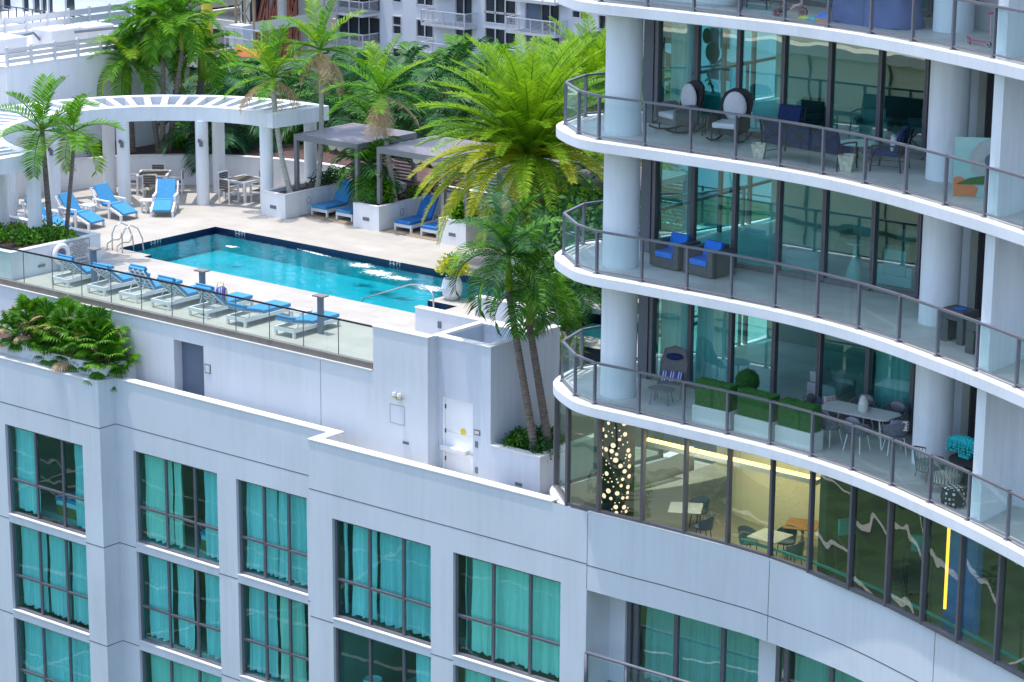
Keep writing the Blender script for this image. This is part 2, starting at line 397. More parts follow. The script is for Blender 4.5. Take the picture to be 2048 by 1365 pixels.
# ================================================================== HOTEL PODIUM
P0,P1,P2,YW=49.8,50.45,49.6,51.39
ZP=-1.89; ZT=-2.72
hotel=thing('hotel_building','pale grey hotel block with rows of curtained windows below the pool deck','building',(-47,50,ZG))
CV=[(-47.0,P2),(-44,P2),(-41,P2),(-38.2,P2),(-34.44,49.67),(-31.68,49.53),(-29.24,49.05),(-26.75,48.18),(-24.23,47.1),(-22.3,46.2),(-20.2,45.1),(-17.5,43.5),(-14,41.2)]
CVs=[(-47.0,P2),(-37.25,P2),(-36,P2)]+spline([(-34.9,49.64),(-34.44,49.63),(-33,49.62)]+CV[5:],5)[1:]
def facade(mb,xs,zs,op,Y,t):
    xs=sorted(set(list(xs)+[v for o in op for v in o[:2]])); zs=sorted(set(list(zs)+[v for o in op for v in o[2:]]))
    def isop(x,z): return any(a<x<b and c<z<d for a,b,c,d in op)
    for i in range(len(xs)-1):
        for j in range(len(zs)-1):
            x0,x1,z0,z1=xs[i],xs[i+1],zs[j],zs[j+1]
            if isop((x0+x1)/2,(z0+z1)/2): continue
            mb.add([(x0,Y,z0),(x1,Y,z0),(x1,Y,z1),(x0,Y,z1)],[(0,1,2,3)])
    for a,b,c,d in op:
        mb.add([(a,Y,c),(b,Y,c),(b,Y,d),(a,Y,d),(a,Y+t,c),(b,Y+t,c),(b,Y+t,d),(a,Y+t,d)],[(0,4,5,1),(1,5,6,2),(2,6,7,3),(3,7,4,0)])
WZ=[(-6.93,-3.99),(-10.12,-7.2),(-13.33,-10.4),(-16.5,-13.6)]
def hotel_window(x0,x1,z0,z1,Y,curt,bars=None,right_hidden=False):
    f=MB(); y0,y1=Y+.10,Y+.18; w=.075
    f.box(x0,x1,y0,y1,z0,z0+w); f.box(x0,x1,y0,y1,z1-w,z1); f.box(x0,x0+w,y0,y1,z0+w,z1-w); f.box(x1-w,x1,y0,y1,z0+w,z1-w)
    zt=z0+1.14; W=x1-x0
    xm=[x0+W*.355,x0+W*.70]
    for x in xm: f.box(x-.045,x+.045,y0,y1,z0+w,z1-w)
    xs=[x0+w]+sum([[x-.045,x+.045] for x in xm],[])+[x1-w]
    for k in range(0,6,2): f.box(xs[k],xs[k+1],y0+.004,y1-.004,zt-.04,zt+.04)
    fo=f.build('window','frame_mid',hotel,bevel=.008,seg=1)
    MB().add([(x0+w,y1-.02,z0+w),(x1-w,y1-.02,z0+w),(x1-w,y1-.02,z1-w),(x0+w,y1-.02,z1-w)],[(0,1,2,3)]).build('pane','win_glass',fo)
    MB().box(x0-.002,x1+.002,Y-.025,Y+.10,z0-.03,z0+.004).build('sill','cap',fo)
    rc_=random.Random(int(x0*7+z0*3))
    for (a,b) in curt: curtain(x0+W*a,x0+W*b,z0+.10,z1+.06,y1+.22,fo,rc_.choice(['curtain','curtain','curtain','curtain_warm','curtain_dim']),rc_.choice([.035,.05,.06]))
def curtain(x0,x1,z0,z1,y,parent,mt='curtain',amp=.05):
    rr=random.Random(int((x0*31+z0*17)*100)); n=max(6,int((x1-x0)*24)); v=[];F=[]
    ph=rr.uniform(0,6); fr=rr.uniform(36,48); NZ=5
    for i in range(n+1):
        x=x0+(x1-x0)*i/n; d=amp*math.sin(x*fr+ph+1.5*math.sin(x*3.1))+.02*math.sin(x*91)
        for j in range(NZ+1):
            t=j/NZ; k=1.25-.6*t
            v.append((x+.03*(1-t)*math.sin(x*7+ph),y+d*k+.02*math.sin(j*2+x*5),z0+(z1-z0)*t+(.035*math.sin(x*fr*.5+ph) if j==0 else 0)))
    for i in range(n):
        for j in range(NZ): a=i*(NZ+1)+j; b=a+NZ+1; F.append((a,b,b+1,a+1))
    return MB().add(v,F).build('curtain',mt,parent,smooth=True)
C_ALL=[(.02,.98)]
wins=[]
def col_windows(x0,x1,Y,cs):
    for (z0,z1),c in zip(WZ,cs): wins.append((x0,x1,z0,z1,Y,c)) 
col_windows(-60.17,-56.6,P0,[[(.0,.28),(.78,1)],[(.02,.36),(.40,.66),(.70,.98)],C_ALL,C_ALL])
col_windows(-65.0,-61.45,P0,[C_ALL,C_ALL,C_ALL,C_ALL])
col_windows(-55.06,-51.5,P1,[[(.02,.34),(.36,.47),(.74,.98)],[(.02,.33),(.38,.58),(.71,.98)],C_ALL,C_ALL])
col_windows(-50.72,-47.9,P1,[[(.03,.44),(.48,.96)],[(.03,.42),(.46,.80),(.88,.99)],[(.03,.97)],C_ALL])
col_windows(-46.13,-42.52,P2,[[(.02,.07),(.13,.37),(.40,.98)],[(.76,.99)],C_ALL,C_ALL])
col_windows(-41.73,-38.09,P2,[[(.02,.045),(.10,.98)],[(.02,.46),(.5,.98)],C_ALL,C_ALL])
wall=MB()
zs=[ZG,ZP]+[z for p in WZ for z in p]
# P0, P1, P2 flat parts
for (xa,xb,Y) in ((-75,-55.8,P0),(-55.8,-47.0,P1),(-47.0,-37.25,P2)):
    op=[(w[0],w[1],w[2],w[3]) for w in wins if w[4]==Y]
    facade(wall,[xa,xb]+[v for o in op for v in o[:2]],zs,op,Y,.25)
# returns between the planes
for (x,ya,yb) in ((-55.8,P0,P1),):
    wall.add([(x,ya,ZG),(x,yb,ZG),(x,yb,ZP),(x,ya,ZP)],[(0,1,2,3)])
wall.add([(-47.0,P2,ZG),(-47.0,P1,ZG),(-47.0,P1,ZP),(-47.0,P2,ZP)],[(0,3,2,1)])
# back faces and flat tops of the parapets are the cap
wall.add([(-75,P0+.3,ZT-.3),(-56.1,P0+.3,ZT-.3),(-56.1,P0+.3,ZP-.03),(-75,P0+.3,ZP-.03)],[(0,3,2,1)])
# spandrel above the recessed balconies: flat, then curving towards the right
pth=[(-37.25,P2)]+CVs[2:]
for a,b in zip(pth[:-1],pth[1:]):
    wall.add([(a[0],a[1],-4.0),(b[0],b[1],-4.0),(b[0],b[1],ZP),(a[0],a[1],ZP)],[(0,1,2,3)])
bk=offset(pth,1.0)
for i in range(len(pth)-1):   # soffit and terrace slab
    a,b,c,d=pth[i],pth[i+1],bk[i+1],bk[i]
    wall.add([(a[0],a[1],-4.0),(b[0],b[1],-4.0),(c[0],c[1],-4.0),(d[0],d[1],-4.0)],[(3,2,1,0)])
# jamb of the recess and pale stub of back wall, white pier
wall.add([(-37.25,P2,-9),(-37.25,50.62,-9),(-37.25,50.62,-4),(-37.25,P2,-4)],[(0,1,2,3)])
wall.add([(-37.25,P2,ZG),(-34,P2,ZG),(-34,P2,-6.95),(-37.25,P2,-6.95)],[(0,1,2,3)])
wall.box(-37.25,-36.75,50.62,50.9,-6.8,-4.0)
wall.build('wall','stucco',hotel)
st=MB()
pier=px(1,1,-1)
for w in wins: hotel_window(*w)
# dark joint lines
j=MB()
for z in (-3.30,-7.09,-10.29,-13.5):
    for (xa,xb,Y) in ((-75,-55.8,P0),(-55.8,-47.0,P1),(-47.0,-37.25,P2)):
        xs=[xa]+sorted(v for w in wins if w[4]==Y and w[2]==WZ[0][0] for v in w[:2])+[xb]
        segs=[(xa,xb)] if z==-3.30 else [(xs[k],xs[k+1]) for k in range(0,len(xs),2)]
        for a,b in segs: MB().box(a,b,Y-.003,Y+.02,z-.014,z+.014).build('joint_line','frame_mid',hotel)
    MB().box(-55.82,-55.797,P0,P1,z-.014,z+.014).build('joint_line','frame_mid',hotel)
j.strip(offset(pth,-.003),-3.344,-3.316,.02)
for x in (-36.9,-31.6,-26.2,-21.3):   # vertical joints of the curved band
    i=min(range(len(pth)),key=lambda k:abs(pth[k][0]-x)); a=pth[i]
    MB().box(a[0]-.006,a[0]+.006,a[1]-.006,a[1]+.02,-3.98,-1.92).build('joint_line','frame_mid',hotel)
j.build('joint_line','frame_mid',hotel)
# caps
c=MB()
zig=[(-75,P0-.02),(-55.78,P0-.02),(-55.78,P1-.02),(-47.02,P1-.02),(-47.02,P2-.02),(-38.4,P2-.02)]
c.strip(zig,ZP,ZP+.05,.32)
c.strip(offset(CVs[1:],-.01),ZP,ZP+.03,.09)
c.build('parapet_cap','cap',hotel,bevel=.01,seg=1)
# recessed balcony glazing
gz=thing('x','x','x'); bpy.data.objects.remove(gz)
def fm(X0,X1,Y,z0,z1,xm,parent,mt='frame_dark',w=.06,d=.1,glass_='tower_glass',name='window',cw=None):
    f=MB(); f.box(X0,X1,Y,Y+d,z0,z0+w); f.box(X0,X1,Y,Y+d,z1-w,z1)
    for x in [X0+w/2]+xm+[X1-w/2]: f.box(x-w/2,x+w/2,Y-.004,Y+d+.004,z0+w,z1-w)
    fo=f.build(name,mt,parent,bevel=.006,seg=1)
    MB().add([(X0,Y+d*.6,z0+w),(X1,Y+d*.6,z0+w),(X1,Y+d*.6,z1-w),(X0,Y+d*.6,z1-w)],[(0,1,2,3)]).build('pane',glass_,fo)
    return fo
for kk,(fz) in enumerate((-6.8,)):
    fo=fm(-36.75,-32.4,50.7,fz,-4.0,[-36.45,-35.2,-33.75],hotel,mt='frame_mid',w=.12)
    curtain(-36.4,-32.6,fz+.1,-4.0,51.15,fo)
    MB().box(-32.4,-31.9,50.3,50.62,fz,-4.0).build('pier','stucco',hotel)
    fo=fm(-31.9,-27.0,50.3,fz,-4.0,[-31.6,-30.3,-28.8],hotel,mt='frame_mid',w=.12)
    curtain(-31.6,-27.2,fz+.1,-4.0,50.75,fo)
def bed(label,x,y,z,rz=0):
    t=thing('hotel_bed',label,'bed',(x,y,z),rz); MB().box(-.9,.9,-1.0,1.0,.0,.32).build('frame','wood',t,world=False); MB().box(-.92,.92,-1.02,.95,.32,.58).build('duvet','cushion_white',t,world=False,bevel=.06,seg=3); MB().box(-.94,.94,-1.04,-.35,.50,.60).build('throw','cushion_blue',t,world=False,bevel=.03,seg=2); MB().box(-1.0,1.0,1.0,1.08,0,1.2).build('headboard','wood',t,world=False)
bed('hotel bed with blue throw behind the top left window',-58.1,51.75,-6.95); bed('hotel bed behind the open panes of the upper middle window',-52.2,52.3,-6.95); bed('hotel bed behind the uncurtained lower window right of the corner',-44.9,52.0,-10.14)
t=thing('table_lamp','white shaded table lamp behind the uncurtained lower window','lamp',(-45.5,50.55,-10.14)); MB().lathe((0,0),[(.25,0),(.05,.05),(.04,.9)],12).build('stand','black_metal',t,world=False); MB().lathe((0,0),[(.32,.85),(.26,1.25)],16,cap=False).build('lamp_shade','cushion_white',t,world=False)
# interiors of the hotel: floors, ceilings, back wall
it=MB()
for z0,z1 in WZ: it.box(-75,-37.3,P1+.31,56,z0-.22,z0-.02)
it.box(-75,-27,56,56.3,ZG,-3.4)
for x in (-61,-55.6,-51.1,-46.9,-42.1): it.box(x-.1,x+.1,P1+.32,55.9,-17,-3.5)
it.box(-75,-28,50.95,56.2,-3.68,-3.45)
it.box(-37.2,-26,50.35,55.9,-7.1,-6.85)
it.build('room_shell','interior_wall',hotel)
# recessed balcony rail
rl=MB(); P_=[(-37.2,P2-.06),(-35.9,P2-.06),(-34.6,P2-.05),(-33.2,P2-.06),(-31.7,49.42),(-30.2,49.15)]
rl.tube([(p[0],p[1],-5.68) for p in P_],.045,10)
for p in P_[1:]: rl.box(p[0]-.03,p[0]+.03,p[1]-.02,p[1]+.02,-6.9,-5.7)
rl.box(-37.22,-37.14,P2-.1,P2-.02,-6.9,-5.7)
ro=rl.build('balcony_rail','rail_metal',hotel,smooth=True)
gl=MB()
for a,b in zip(P_[:-1],P_[1:]): gl.add([(a[0],a[1],-6.75),(b[0],b[1],-6.75),(b[0],b[1],-5.78),(a[0],a[1],-5.78)],[(0,1,2,3)])
gl.build('rail_pane','rail_glass',ro)
fl=MB(); q=[(-37.25,P2+.0)]+P_[2:]+[(-28.5,48.7)]; fl.prism([(p[0],p[1]) for p in q]+[(-28.5,50.6),(-37.2,50.68)],-7.05,-6.82); fl.build('balcony_floor','balcony_tile',hotel)
# terrace floor between parapet and pool deck wall
struct(MB().prism([(-75,P0+.29),(-56.1,P0+.29),(-56.1,P1+.28),(-47.0,P1+.28),(-46.7,P2+.28),(-38.6,P2+.28),(-38.4,60),(-75,YW+.2)],ZT-.3,ZT).build('terrace','pale_paver'))
# ================================================================== POOL DECK
def hole_slab(mb,X,Y,holes,z0,z1):
    xs=sorted(set(X+[v for h in holes for v in h[:2]])); ys=sorted(set(Y+[v for h in holes for v in h[2:]]))
    inh=lambda x,y: any(a<x<b and c<y<d for a,b,c,d in holes)
    for i in range(len(xs)-1):
        for k in range(len(ys)-1):
            x0,x1,y0,y1=xs[i],xs[i+1],ys[k],ys[k+1]
            if inh((x0+x1)/2,(y0+y1)/2): continue
            mb.add([(x0,y0,z1),(x1,y0,z1),(x1,y1,z1),(x0,y1,z1)],[(0,1,2,3)])
holes=[(-61.2,-48.9,56.8,57.14),(-62.78,-48.9,57.14,58.3),(-62.78,-50.08,58.3,59.2),(-62.78,-47.2,59.2,61.7),(-45.2,-42.6,58.0,60.3)]
dk=MB()
hole_slab(dk,[-75,-48.9,-44.2],[YW+.03,57.0],[(-61.2,-48.9,56.8,57.0)],-.02,0)
hole_slab(dk,[-75,-38.0],[57.0,64.6],[(-61.2,-48.9,57.0,57.14)]+holes[1:],-.02,0)
dk.box(-75,-38,64.6,73,-.3,0)
dk.box(-42.0,-38.5,YW+.3,57,-3,-2.7)
d=dk.build('pool_deck','deck_paver'); struct(d)
# the deck wall with the glass balustrade
dw=thing('deck_wall','long pale grey wall holding up the pool deck above the narrow terrace','wall',(-60,YW,ZT))
w=MB(); nx0,nx1=-54.17,-52.91
facade(w,[-75,nx0,nx1,-44.16],[ZT,-.56,-.14],[(nx0,nx1,ZT,-.56)],YW,.35)
w.box(-75,-46.19,YW+.0,YW+.24,-.14,-.12)
w.build('wall','stucco',dw)
w=MB().box(-46.17,-44.16,YW,YW+.28,-.14,1.15); w.build('raised_wall','stucco',dw)
MB().box(-46.19,-44.14,YW-.02,YW+.30,1.15,1.19).build('cap','cap',dw,bevel=.008,seg=1)
MB().box(nx0,nx1,YW+.33,YW+.38,ZT,-.56).build('door','door_blue',dw)
MB().box(-75,-46.2,YW-.03,YW+.26,-.125,-.095).build('edge_trim','cap',dw)
j=MB(); j.box(-48.19,-48.175,YW-.003,YW+.02,ZT,-.15); j.box(-57.3,-57.285,YW-.003,YW+.02,ZT,-.15)
j.box(-45.55,-45.0,YW-.004,YW+.01,-1.50,-1.49);j.box(-45.55,-45.0,YW-.004,YW+.01,-.96,-.95);j.box(-45.55,-45.54,YW-.004,YW+.01,-1.49,-.96);j.box(-45.01,-45.0,YW-.004,YW+.01,-1.49,-.96)
j.build('joint_line','pillar_grey',dw)
bal=thing('glass_balustrade','frameless glass balustrade with a thin dark rail along the pool deck edge','balustrade',(-60,YW+.1,0))
MB().box(-75,-46.2,YW+.02,YW+.14,-.092,.10).build('base_shoe','shoe_metal',bal,bevel=.01,seg=1)
MB().box(-75,-46.2,YW+.065,YW+.115,1.10,1.145).build('top_rail','black_metal',bal)
x=-75.0; k=0
xs=[-75,-73.2,-71.4,-69.6,-67.8]+[py(v,600,YW).x for v in ()]
gx=[-79,-77.0]
gpx=[(47.5,540),(105,550),(163,560),(222,580),(283,600),(344,610),(407,630),(472,650),(539,660),(607,680),(677,690),(745,700)]
gx=[-75,-73.2,-71.3,-69.5,-67.6,-65.7]+[py(a,b,YW+.09).x for a,b in gpx[:-1]]+[-46.2]
gx=sorted(gx); gx=[g_ for i,g_ in enumerate(gx) if i==0 or g_-gx[i-1]>.5]
for a,b in zip(gx[:-1],gx[1:]):
    MB().box(a+.012,b-.012,YW+.083,YW+.097,.10,1.10).build('glass_panel','clear_glass',bal)
for a in gx[1:-1]: MB().box(a-.011,a+.011,YW+.080,YW+.10,.10,1.10).build('edge_seal','rail_metal',bal)
# door block (stair enclosure)
YB=51.85
sb=thing('stair_block','tall pale grey stair enclosure with an open top beside the palms','enclosure',(-43.3,YB,ZT))
w=MB()
facade(w,[-44.18,-42.30],[ZT,-.57,1.10],[(-44.05,-42.92,ZT,-.57)],YB,.12)
w.add([(-42.30,YB,ZT),(-42.30,54.9,ZT),(-42.30,54.9,1.10),(-42.30,YB,1.10)],[(0,1,2,3)])
w.add([(-44.16,YW,ZT),(-44.16,YB,ZT),(-44.16,YB,-.14),(-44.16,YW,-.14)],[(0,1,2,3)]); w.add([(-44.16,YW+.28,-.14),(-44.16,YB,-.14),(-44.16,YB,1.15),(-44.16,YW+.28,1.15)],[(0,1,2,3)])
w.box(-44.40,-44.18,YB+.35,54.0,-.5,1.08)
w.box(-44.18,-42.55,53.8,54.0,-.5,1.08)
w.add([(-42.55,YB+.25,-.5),(-42.55,53.8,-.5),(-42.55,53.8,1.1),(-42.55,YB+.25,1.1)],[(0,3,2,1)])
w.add([(-44.18,YB+.25,-.5),(-42.55,YB+.25,-.5),(-42.55,YB+.25,1.1),(-44.18,YB+.25,1.1)],[(0,3,2,1)])
w.box(-44.18,-42.55,YB+.25,53.8,-.55,-.5)
w.build('wall','stucco_stain',sb)
w=MB(); w.box(-44.20,-42.28,YB-.02,YB+.26,1.10,1.14); w.box(-42.56,-42.28,YB+.26,54.92,1.10,1.14); w.box(-44.42,-44.20,YW+.30,54.0,1.085,1.13); w.box(-44.20,-42.56,53.78,54.02,1.085,1.13)
w.build('cap','cap',sb,bevel=.008,seg=1)
f=MB(); f.box(-44.05,-43.97,YB+.05,YB+.14,ZT,-.57); f.box(-43.97,-42.92,YB+.05,YB+.14,-.65,-.57); do=f.build('door_frame','door_white',sb)
D=MB().box(-43.965,-42.925,YB+.075,YB+.115,ZT+.01,-.655).build('door','door_white',sb,bevel=.006,seg=1)
h=MB(); h.box(-43.90,-43.0,YB+.062,YB+.076,-1.56,-1.52); h.build('door_seam','cap',D)
MB().box(-44.05,-43.12,YB-.09,YB+.06,-2.10,-1.95).build('push_bar','white_plastic',D,bevel=.03,seg=3)
h=MB()
for z in (-.85,-1.55,-2.35): h.box(-43.975,-43.945,YB+.05,YB+.074,z-.06,z+.06)
h.build('hinge','black_metal',D)
h=MB(); h.tube([(-43.33,YB+.068,-1.47),(-43.33,YB+.060,-1.47)],.095,24); h.build('round_sticker','yellow',D)
MB().bar((-43.12,YB+.03,-2.05),(-42.85,YB+.03,-2.09),.03,.03).build('latch_rod','steel',D)
def plate(x0,x1,z0,z1,Y,name,label,mt='frame_mid',face='sign_face',cat='sign'):
    o=MB().box(x0,x1,Y-.02,Y,z0,z1).build(name,mt,bevel=.004,seg=1); tag(o,label,cat)
    if face: MB().box(x0+.03,x1-.03,Y-.024,Y-.019,z0+.03,z1-.03).build('face',face,o)
    return o
def rebase(o):  # move a mesh object's origin to its base
    me=o.data; xs=[v.co for v in me.vertices]; c=Vector((sum(v.x for v in xs)/len(xs),sum(v.y for v in xs)/len(xs),min(v.z for v in xs)))
    for v in me.vertices: v.co-=c
    o.location=o.location+c
    for ch in o.children: ch.location=ch.location-c
plate(-42.88,-42.66,-1.44,-1.29,YB,'wall_sign','small square plaque on the wall just right of the white door')
plate(-42.84,-42.74,-1.80,-1.62,YB,'key_box','upper small grey box on the wall right of the white door','rail_metal',None,'box')
plate(-42.84,-42.74,-2.54,-2.36,YB,'key_box','lower small grey box on the wall right of the white door','rail_metal',None,'box')
plate(-52.86,-52.62,-1.36,-1.08,YW,'wall_sign','framed notice plaque on the wall right of the recessed blue door')
o=MB().box(-45.22,-45.10,YW-.14,YW,-.75,-.66).build('wall_lamp','flower_yellow'); tag(o,'yellowish twin head flood lamp on the plain deck wall','lamp')
h=MB(); h.lathe((-45.25,YW-.16),[(.05,-.70),(.075,-.62),(.05,-.54)],12); h.lathe((-45.06,YW-.16),[(.05,-.70),(.075,-.62),(.05,-.54)],12); h.build('lamp_head','sign_face',o)
plate(-45.06,-44.85,-2.18+.2,-1.90+.0,YW,'floor_light','small dark step light low on the deck wall left of the white door','rail_metal',None,'light') if False else None
plate(-41.42,-41.18,-2.60,-2.50,YB,'step_light','dark slotted step light low on the palm planter front','rail_metal','box_grey','light')
plate(-45.07,-44.86,-2.02,-1.95,YW,'step_light','dark slotted step light low on the deck wall above the parapet','rail_metal','box_grey','light')
# palm planter on the terrace
pl=thing('terrace_planter','pale grey built in planter holding palms at the stair enclosure corner','planter',(-41.4,52.5,ZT))
w=MB(); w.strip([(-42.30,YB),(-40.58,YB),(-40.58,54.6)],ZT,-1.66,.2); w.build('wall','stucco_stain',pl)
w=MB(); w.strip([(-42.30,YB-.02),(-40.56,YB-.02),(-40.56,54.6)],-1.66,-1.62,.24); w.build('cap','cap',pl)
MB().box(-42.29,-40.77,YB+.2,54.6,-2.0,-1.78).build('soil','soil',pl)
# stair walls
sw=thing('stair_wall','low white wall beside the pool steps with a small intercom plate','wall',(-46,54.8,0))
w=MB(); w.box(-47.50,-42.6,54.72,54.95,-2.7,.85); w.build('wall','stucco',sw); MB().box(-47.52,-42.58,54.70,54.97,.85,.89).build('cap','cap',sw,bevel=.008,seg=1)
MB().box(*[v for v in (-46.62,-46.50)],54.69,54.72,.40,.60).build('intercom','pillar_grey',sw)
sw=thing('stair_wall','longer white wall behind the pool steps, ending at the tower','wall',(-45,57,0))
w=MB(); w.box(-46.9,-44.15,56.72,56.95,-2.7,.90); w.box(-44.15,-43.95,54.95,56.95,-2.7,.88); w.build('wall','stucco',sw); MB().box(-46.92,-44.13,56.70,56.97,.90,.94).build('cap','cap',sw,bevel=.008,seg=1)
# lower planter on the left terrace
YP=50.16
lp=thing('terrace_planter','long pale grey planter on the lower left terrace full of fan palms','planter',(-62,50.6,ZT))
w=MB(); w.strip([(-75,YP),(-55.86,YP),(-55.86,YW)],ZT,-1.47,.16); w.build('wall','stucco',lp)
w=MB(); w.strip([(-75,YP-.01),(-55.85,YP-.01),(-55.85,YW)],-1.47,-1.44,.18); w.build('cap','balcony_white',lp)
MB().box(-75,-56.02,YP+.16,YW,-1.9,-1.60).build('soil','soil',lp)
# ================================================================== POOL
pool=MB(); zf=-.82
pool.box(-62.8,-47.1,56.8,61.72,zf-.1,zf)
PX=[(-62.78,57.14),(-61.2,57.14),(-61.2,56.8),(-48.9,56.8),(-48.9,58.3),(-50.08,58.3),(-50.08,59.2),(-47.2,59.2),(-47.2,61.7),(-62.78,61.7)]
n=len(PX)
for i in range(n):
    a,b=PX[i],PX[(i+1)%n]; pool.cur=1; pool.add([(a[0],a[1],zf),(b[0],b[1],zf),(b[0],b[1],-.021),(a[0],a[1],-.021)],[(0,1,2,3)])
po=pool.build('pool_basin',['pool_blue','pool_side']); struct(po)
band=MB()
ins=lambda p,d: p
PI_=[(-62.77,57.15),(-61.19,57.15),(-61.19,56.81),(-48.91,56.81),(-48.91,58.29),(-50.09,58.29),(-50.09,59.21),(-47.21,59.21),(-47.21,61.69),(-62.77,61.69)]
for i in range(n):
    a,b=PI_[i],PI_[(i+1)%n]; band.add([(a[0],a[1],-.26),(b[0],b[1],-.26),(b[0],b[1],-.004),(a[0],a[1],-.004)],[(0,1,2,3)])
struct(band.build('pool_tile_band','tile_navy'))
m=bpy.data.materials.new('water'); m.use_nodes=True; nt=m.node_tree; N=nt.nodes; L=nt.links; N.clear()
o_=N.new('ShaderNodeOutputMaterial'); t=N.new('ShaderNodeBsdfTransparent'); t.inputs[0].default_value=(.62,.99,1,1)
g_=N.new('ShaderNodeBsdfGlossy'); g_.inputs['Roughness'].default_value=.02
fr=N.new('ShaderNodeFresnel'); fr.inputs['IOR'].default_value=1.25
tc=N.new('ShaderNodeTexCoord'); nn=N.new('ShaderNodeTexNoise'); nn.inputs['Scale'].default_value=2.6; nn.inputs['Detail'].default_value=4; nn.inputs['Distortion'].default_value=.6
L.new(tc.outputs['Object'],nn.inputs['Vector']); bp=N.new('ShaderNodeBump'); bp.inputs['Distance'].default_value=.02; bp.inputs['Strength'].default_value=.6
L.new(nn.outputs['Fac'],bp.inputs['Height']); L.new(bp.outputs[0],g_.inputs['Normal'])
ms=N.new('ShaderNodeMixShader'); L.new(fr.outputs[0],ms.inputs[0]); L.new(t.outputs[0],ms.inputs[1]); L.new(g_.outputs[0],ms.inputs[2])
# churned foam where jets break the surface
df=N.new('ShaderNodeBsdfDiffuse'); df.inputs[0].default_value=(.75,.82,.84,1)
def foam(cx,cy,rx,ry,rot=0):
    mp=N.new('ShaderNodeMapping'); mp.vector_type='TEXTURE'; mp.inputs['Location'].default_value=(cx,cy,0); mp.inputs['Scale'].default_value=(rx,ry,1); mp.inputs['Rotation'].default_value=(0,0,rot)
    L.new(tc.outputs['Object'],mp.inputs[0]); gr=N.new('ShaderNodeTexGradient'); gr.gradient_type='SPHERICAL'; L.new(mp.outputs[0],gr.inputs[0]); return gr.outputs['Fac']
fs=[foam(*a) for a in ((-55.3,60.95,.85,.5,.1),(-54.1,60.5,1.15,.6,-.1),(-53.2,60.35,.9,.45,.1),(-51.4,60.0,1.0,.5,0),(-60.5,60.2,.4,.25,.3),(-57.7,61.3,1.3,.14,-.12))]
acc=fs[0]
for f_ in fs[1:]:
    mx=N.new('ShaderNodeMath'); mx.operation='MAXIMUM'; L.new(acc,mx.inputs[0]); L.new(f_,mx.inputs[1]); acc=mx.outputs[0]
n3=N.new('ShaderNodeTexNoise'); n3.inputs['Scale'].default_value=7.5; n3.inputs['Detail'].default_value=6; n3.inputs['Roughness'].default_value=.7; n3.inputs['Distortion'].default_value=1.2; L.new(tc.outputs['Object'],n3.inputs['Vector'])
ad=N.new('ShaderNodeMath'); ad.operation='MULTIPLY_ADD'; ad.inputs[1].default_value=.42; L.new(acc,ad.inputs[0]); L.new(n3.outputs['Fac'],ad.inputs[2])
cl=N.new('ShaderNodeMapRange'); cl.inputs['From Min'].default_value=.66; cl.inputs['From Max'].default_value=.84; L.new(ad.outputs[0],cl.inputs['Value'])
m2=N.new('ShaderNodeMixShader'); L.new(cl.outputs[0],m2.inputs[0]); L.new(ms.outputs[0],m2.inputs[1]); L.new(df.outputs[0],m2.inputs[2]); L.new(m2.outputs[0],o_.inputs[0]); M['water']=m
wa=MB().add([(p[0],p[1],-.13) for p in PI_],[tuple(range(10))]).build('pool_water','water'); struct(wa)
# depth marks on the tile band
def mark(x,y,rz,txt,label):
    o=text(txt,'cap',.20,None,(x,y,-.07),(R(90),0,rz),.003,'depth_mark'); tag(o,label,'marker','depth figures on the pool edge')
mark(-62.765,60.0-1.15,R(90),'5-0 FT','white depth figures on the navy tiles at the left short side of the pool')
mark(-61.55,61.685,0,'5-0 FT','white depth figures on the navy tiles near the far left pool corner')
mark(-54.42,61.685,0,'3-6 FT','white depth figures on the navy tiles beyond the churning water')
mb=MB(); mb.box(-45.2,-42.6,58.0,60.3,-.9,-.88)
for a,b in (((-45.19,58.01),(-42.61,58.01)),((-42.61,58.01),(-42.61,60.29)),((-42.61,60.29),(-45.19,60.29)),((-45.19,60.29),(-45.19,58.01))): mb.add([(a[0],a[1],-.9),(b[0],b[1],-.9),(b[0],b[1],0),(a[0],a[1],0)],[(0,1,2,3)])
struct(mb.build('spa_basin','tile_navy')); 
struct(MB().add([(-45.18,58.02,-.3),(-42.62,58.02,-.3),(-42.62,60.28,-.3),(-45.18,60.28,-.3)],[(0,1,2,3)]).build('spa_water','teal_box'))
mb=MB(); mb.strip([(-42.6,60.3),(-45.2,60.3),(-45.2,58.0)],.004,.16,.3,-1); struct(mb.build('spa_coping','cap'))
# small raised island corner by the steps

# ================================================================== CONDO TOWER
Z1=1.11; FH=3.35
tower=thing('condo_tower','tall curved white condominium tower with stacked glass railed balconies','building',(-30,52,ZT))
RV=[(-37.3,56.4),(-37.75,54.6),(-38.3,53.3),(-38.93,52.35),(-39.12,51.72),(-38.77,50.43),(-37.68,49.56),(-36.85,49.28),(-35.49,49.29),(-34.14,49.28),(-32.85,49.26),(-31.58,49.20),(-30.31,49.03),(-29.03,48.74),(-27.73,48.32),(-26.46,47.8),(-25.2,47.26),(-23.92,46.64),(-22.7,45.98),(-21.5,45.25),(-20.3,44.5),(-19.1,43.7),(-17.9,42.9)]
EDGE=spline(offset(RV,-.22),5)
BACK=[(-17.9,58),(-37.3,58)]
def slab_poly(): return [(p[0],p[1]) for p in EDGE]+BACK
GY=52.05
MX=[-37.15,-35.95,-34.70,-33.40,-32.08,-30.70,-29.45,-28.25]
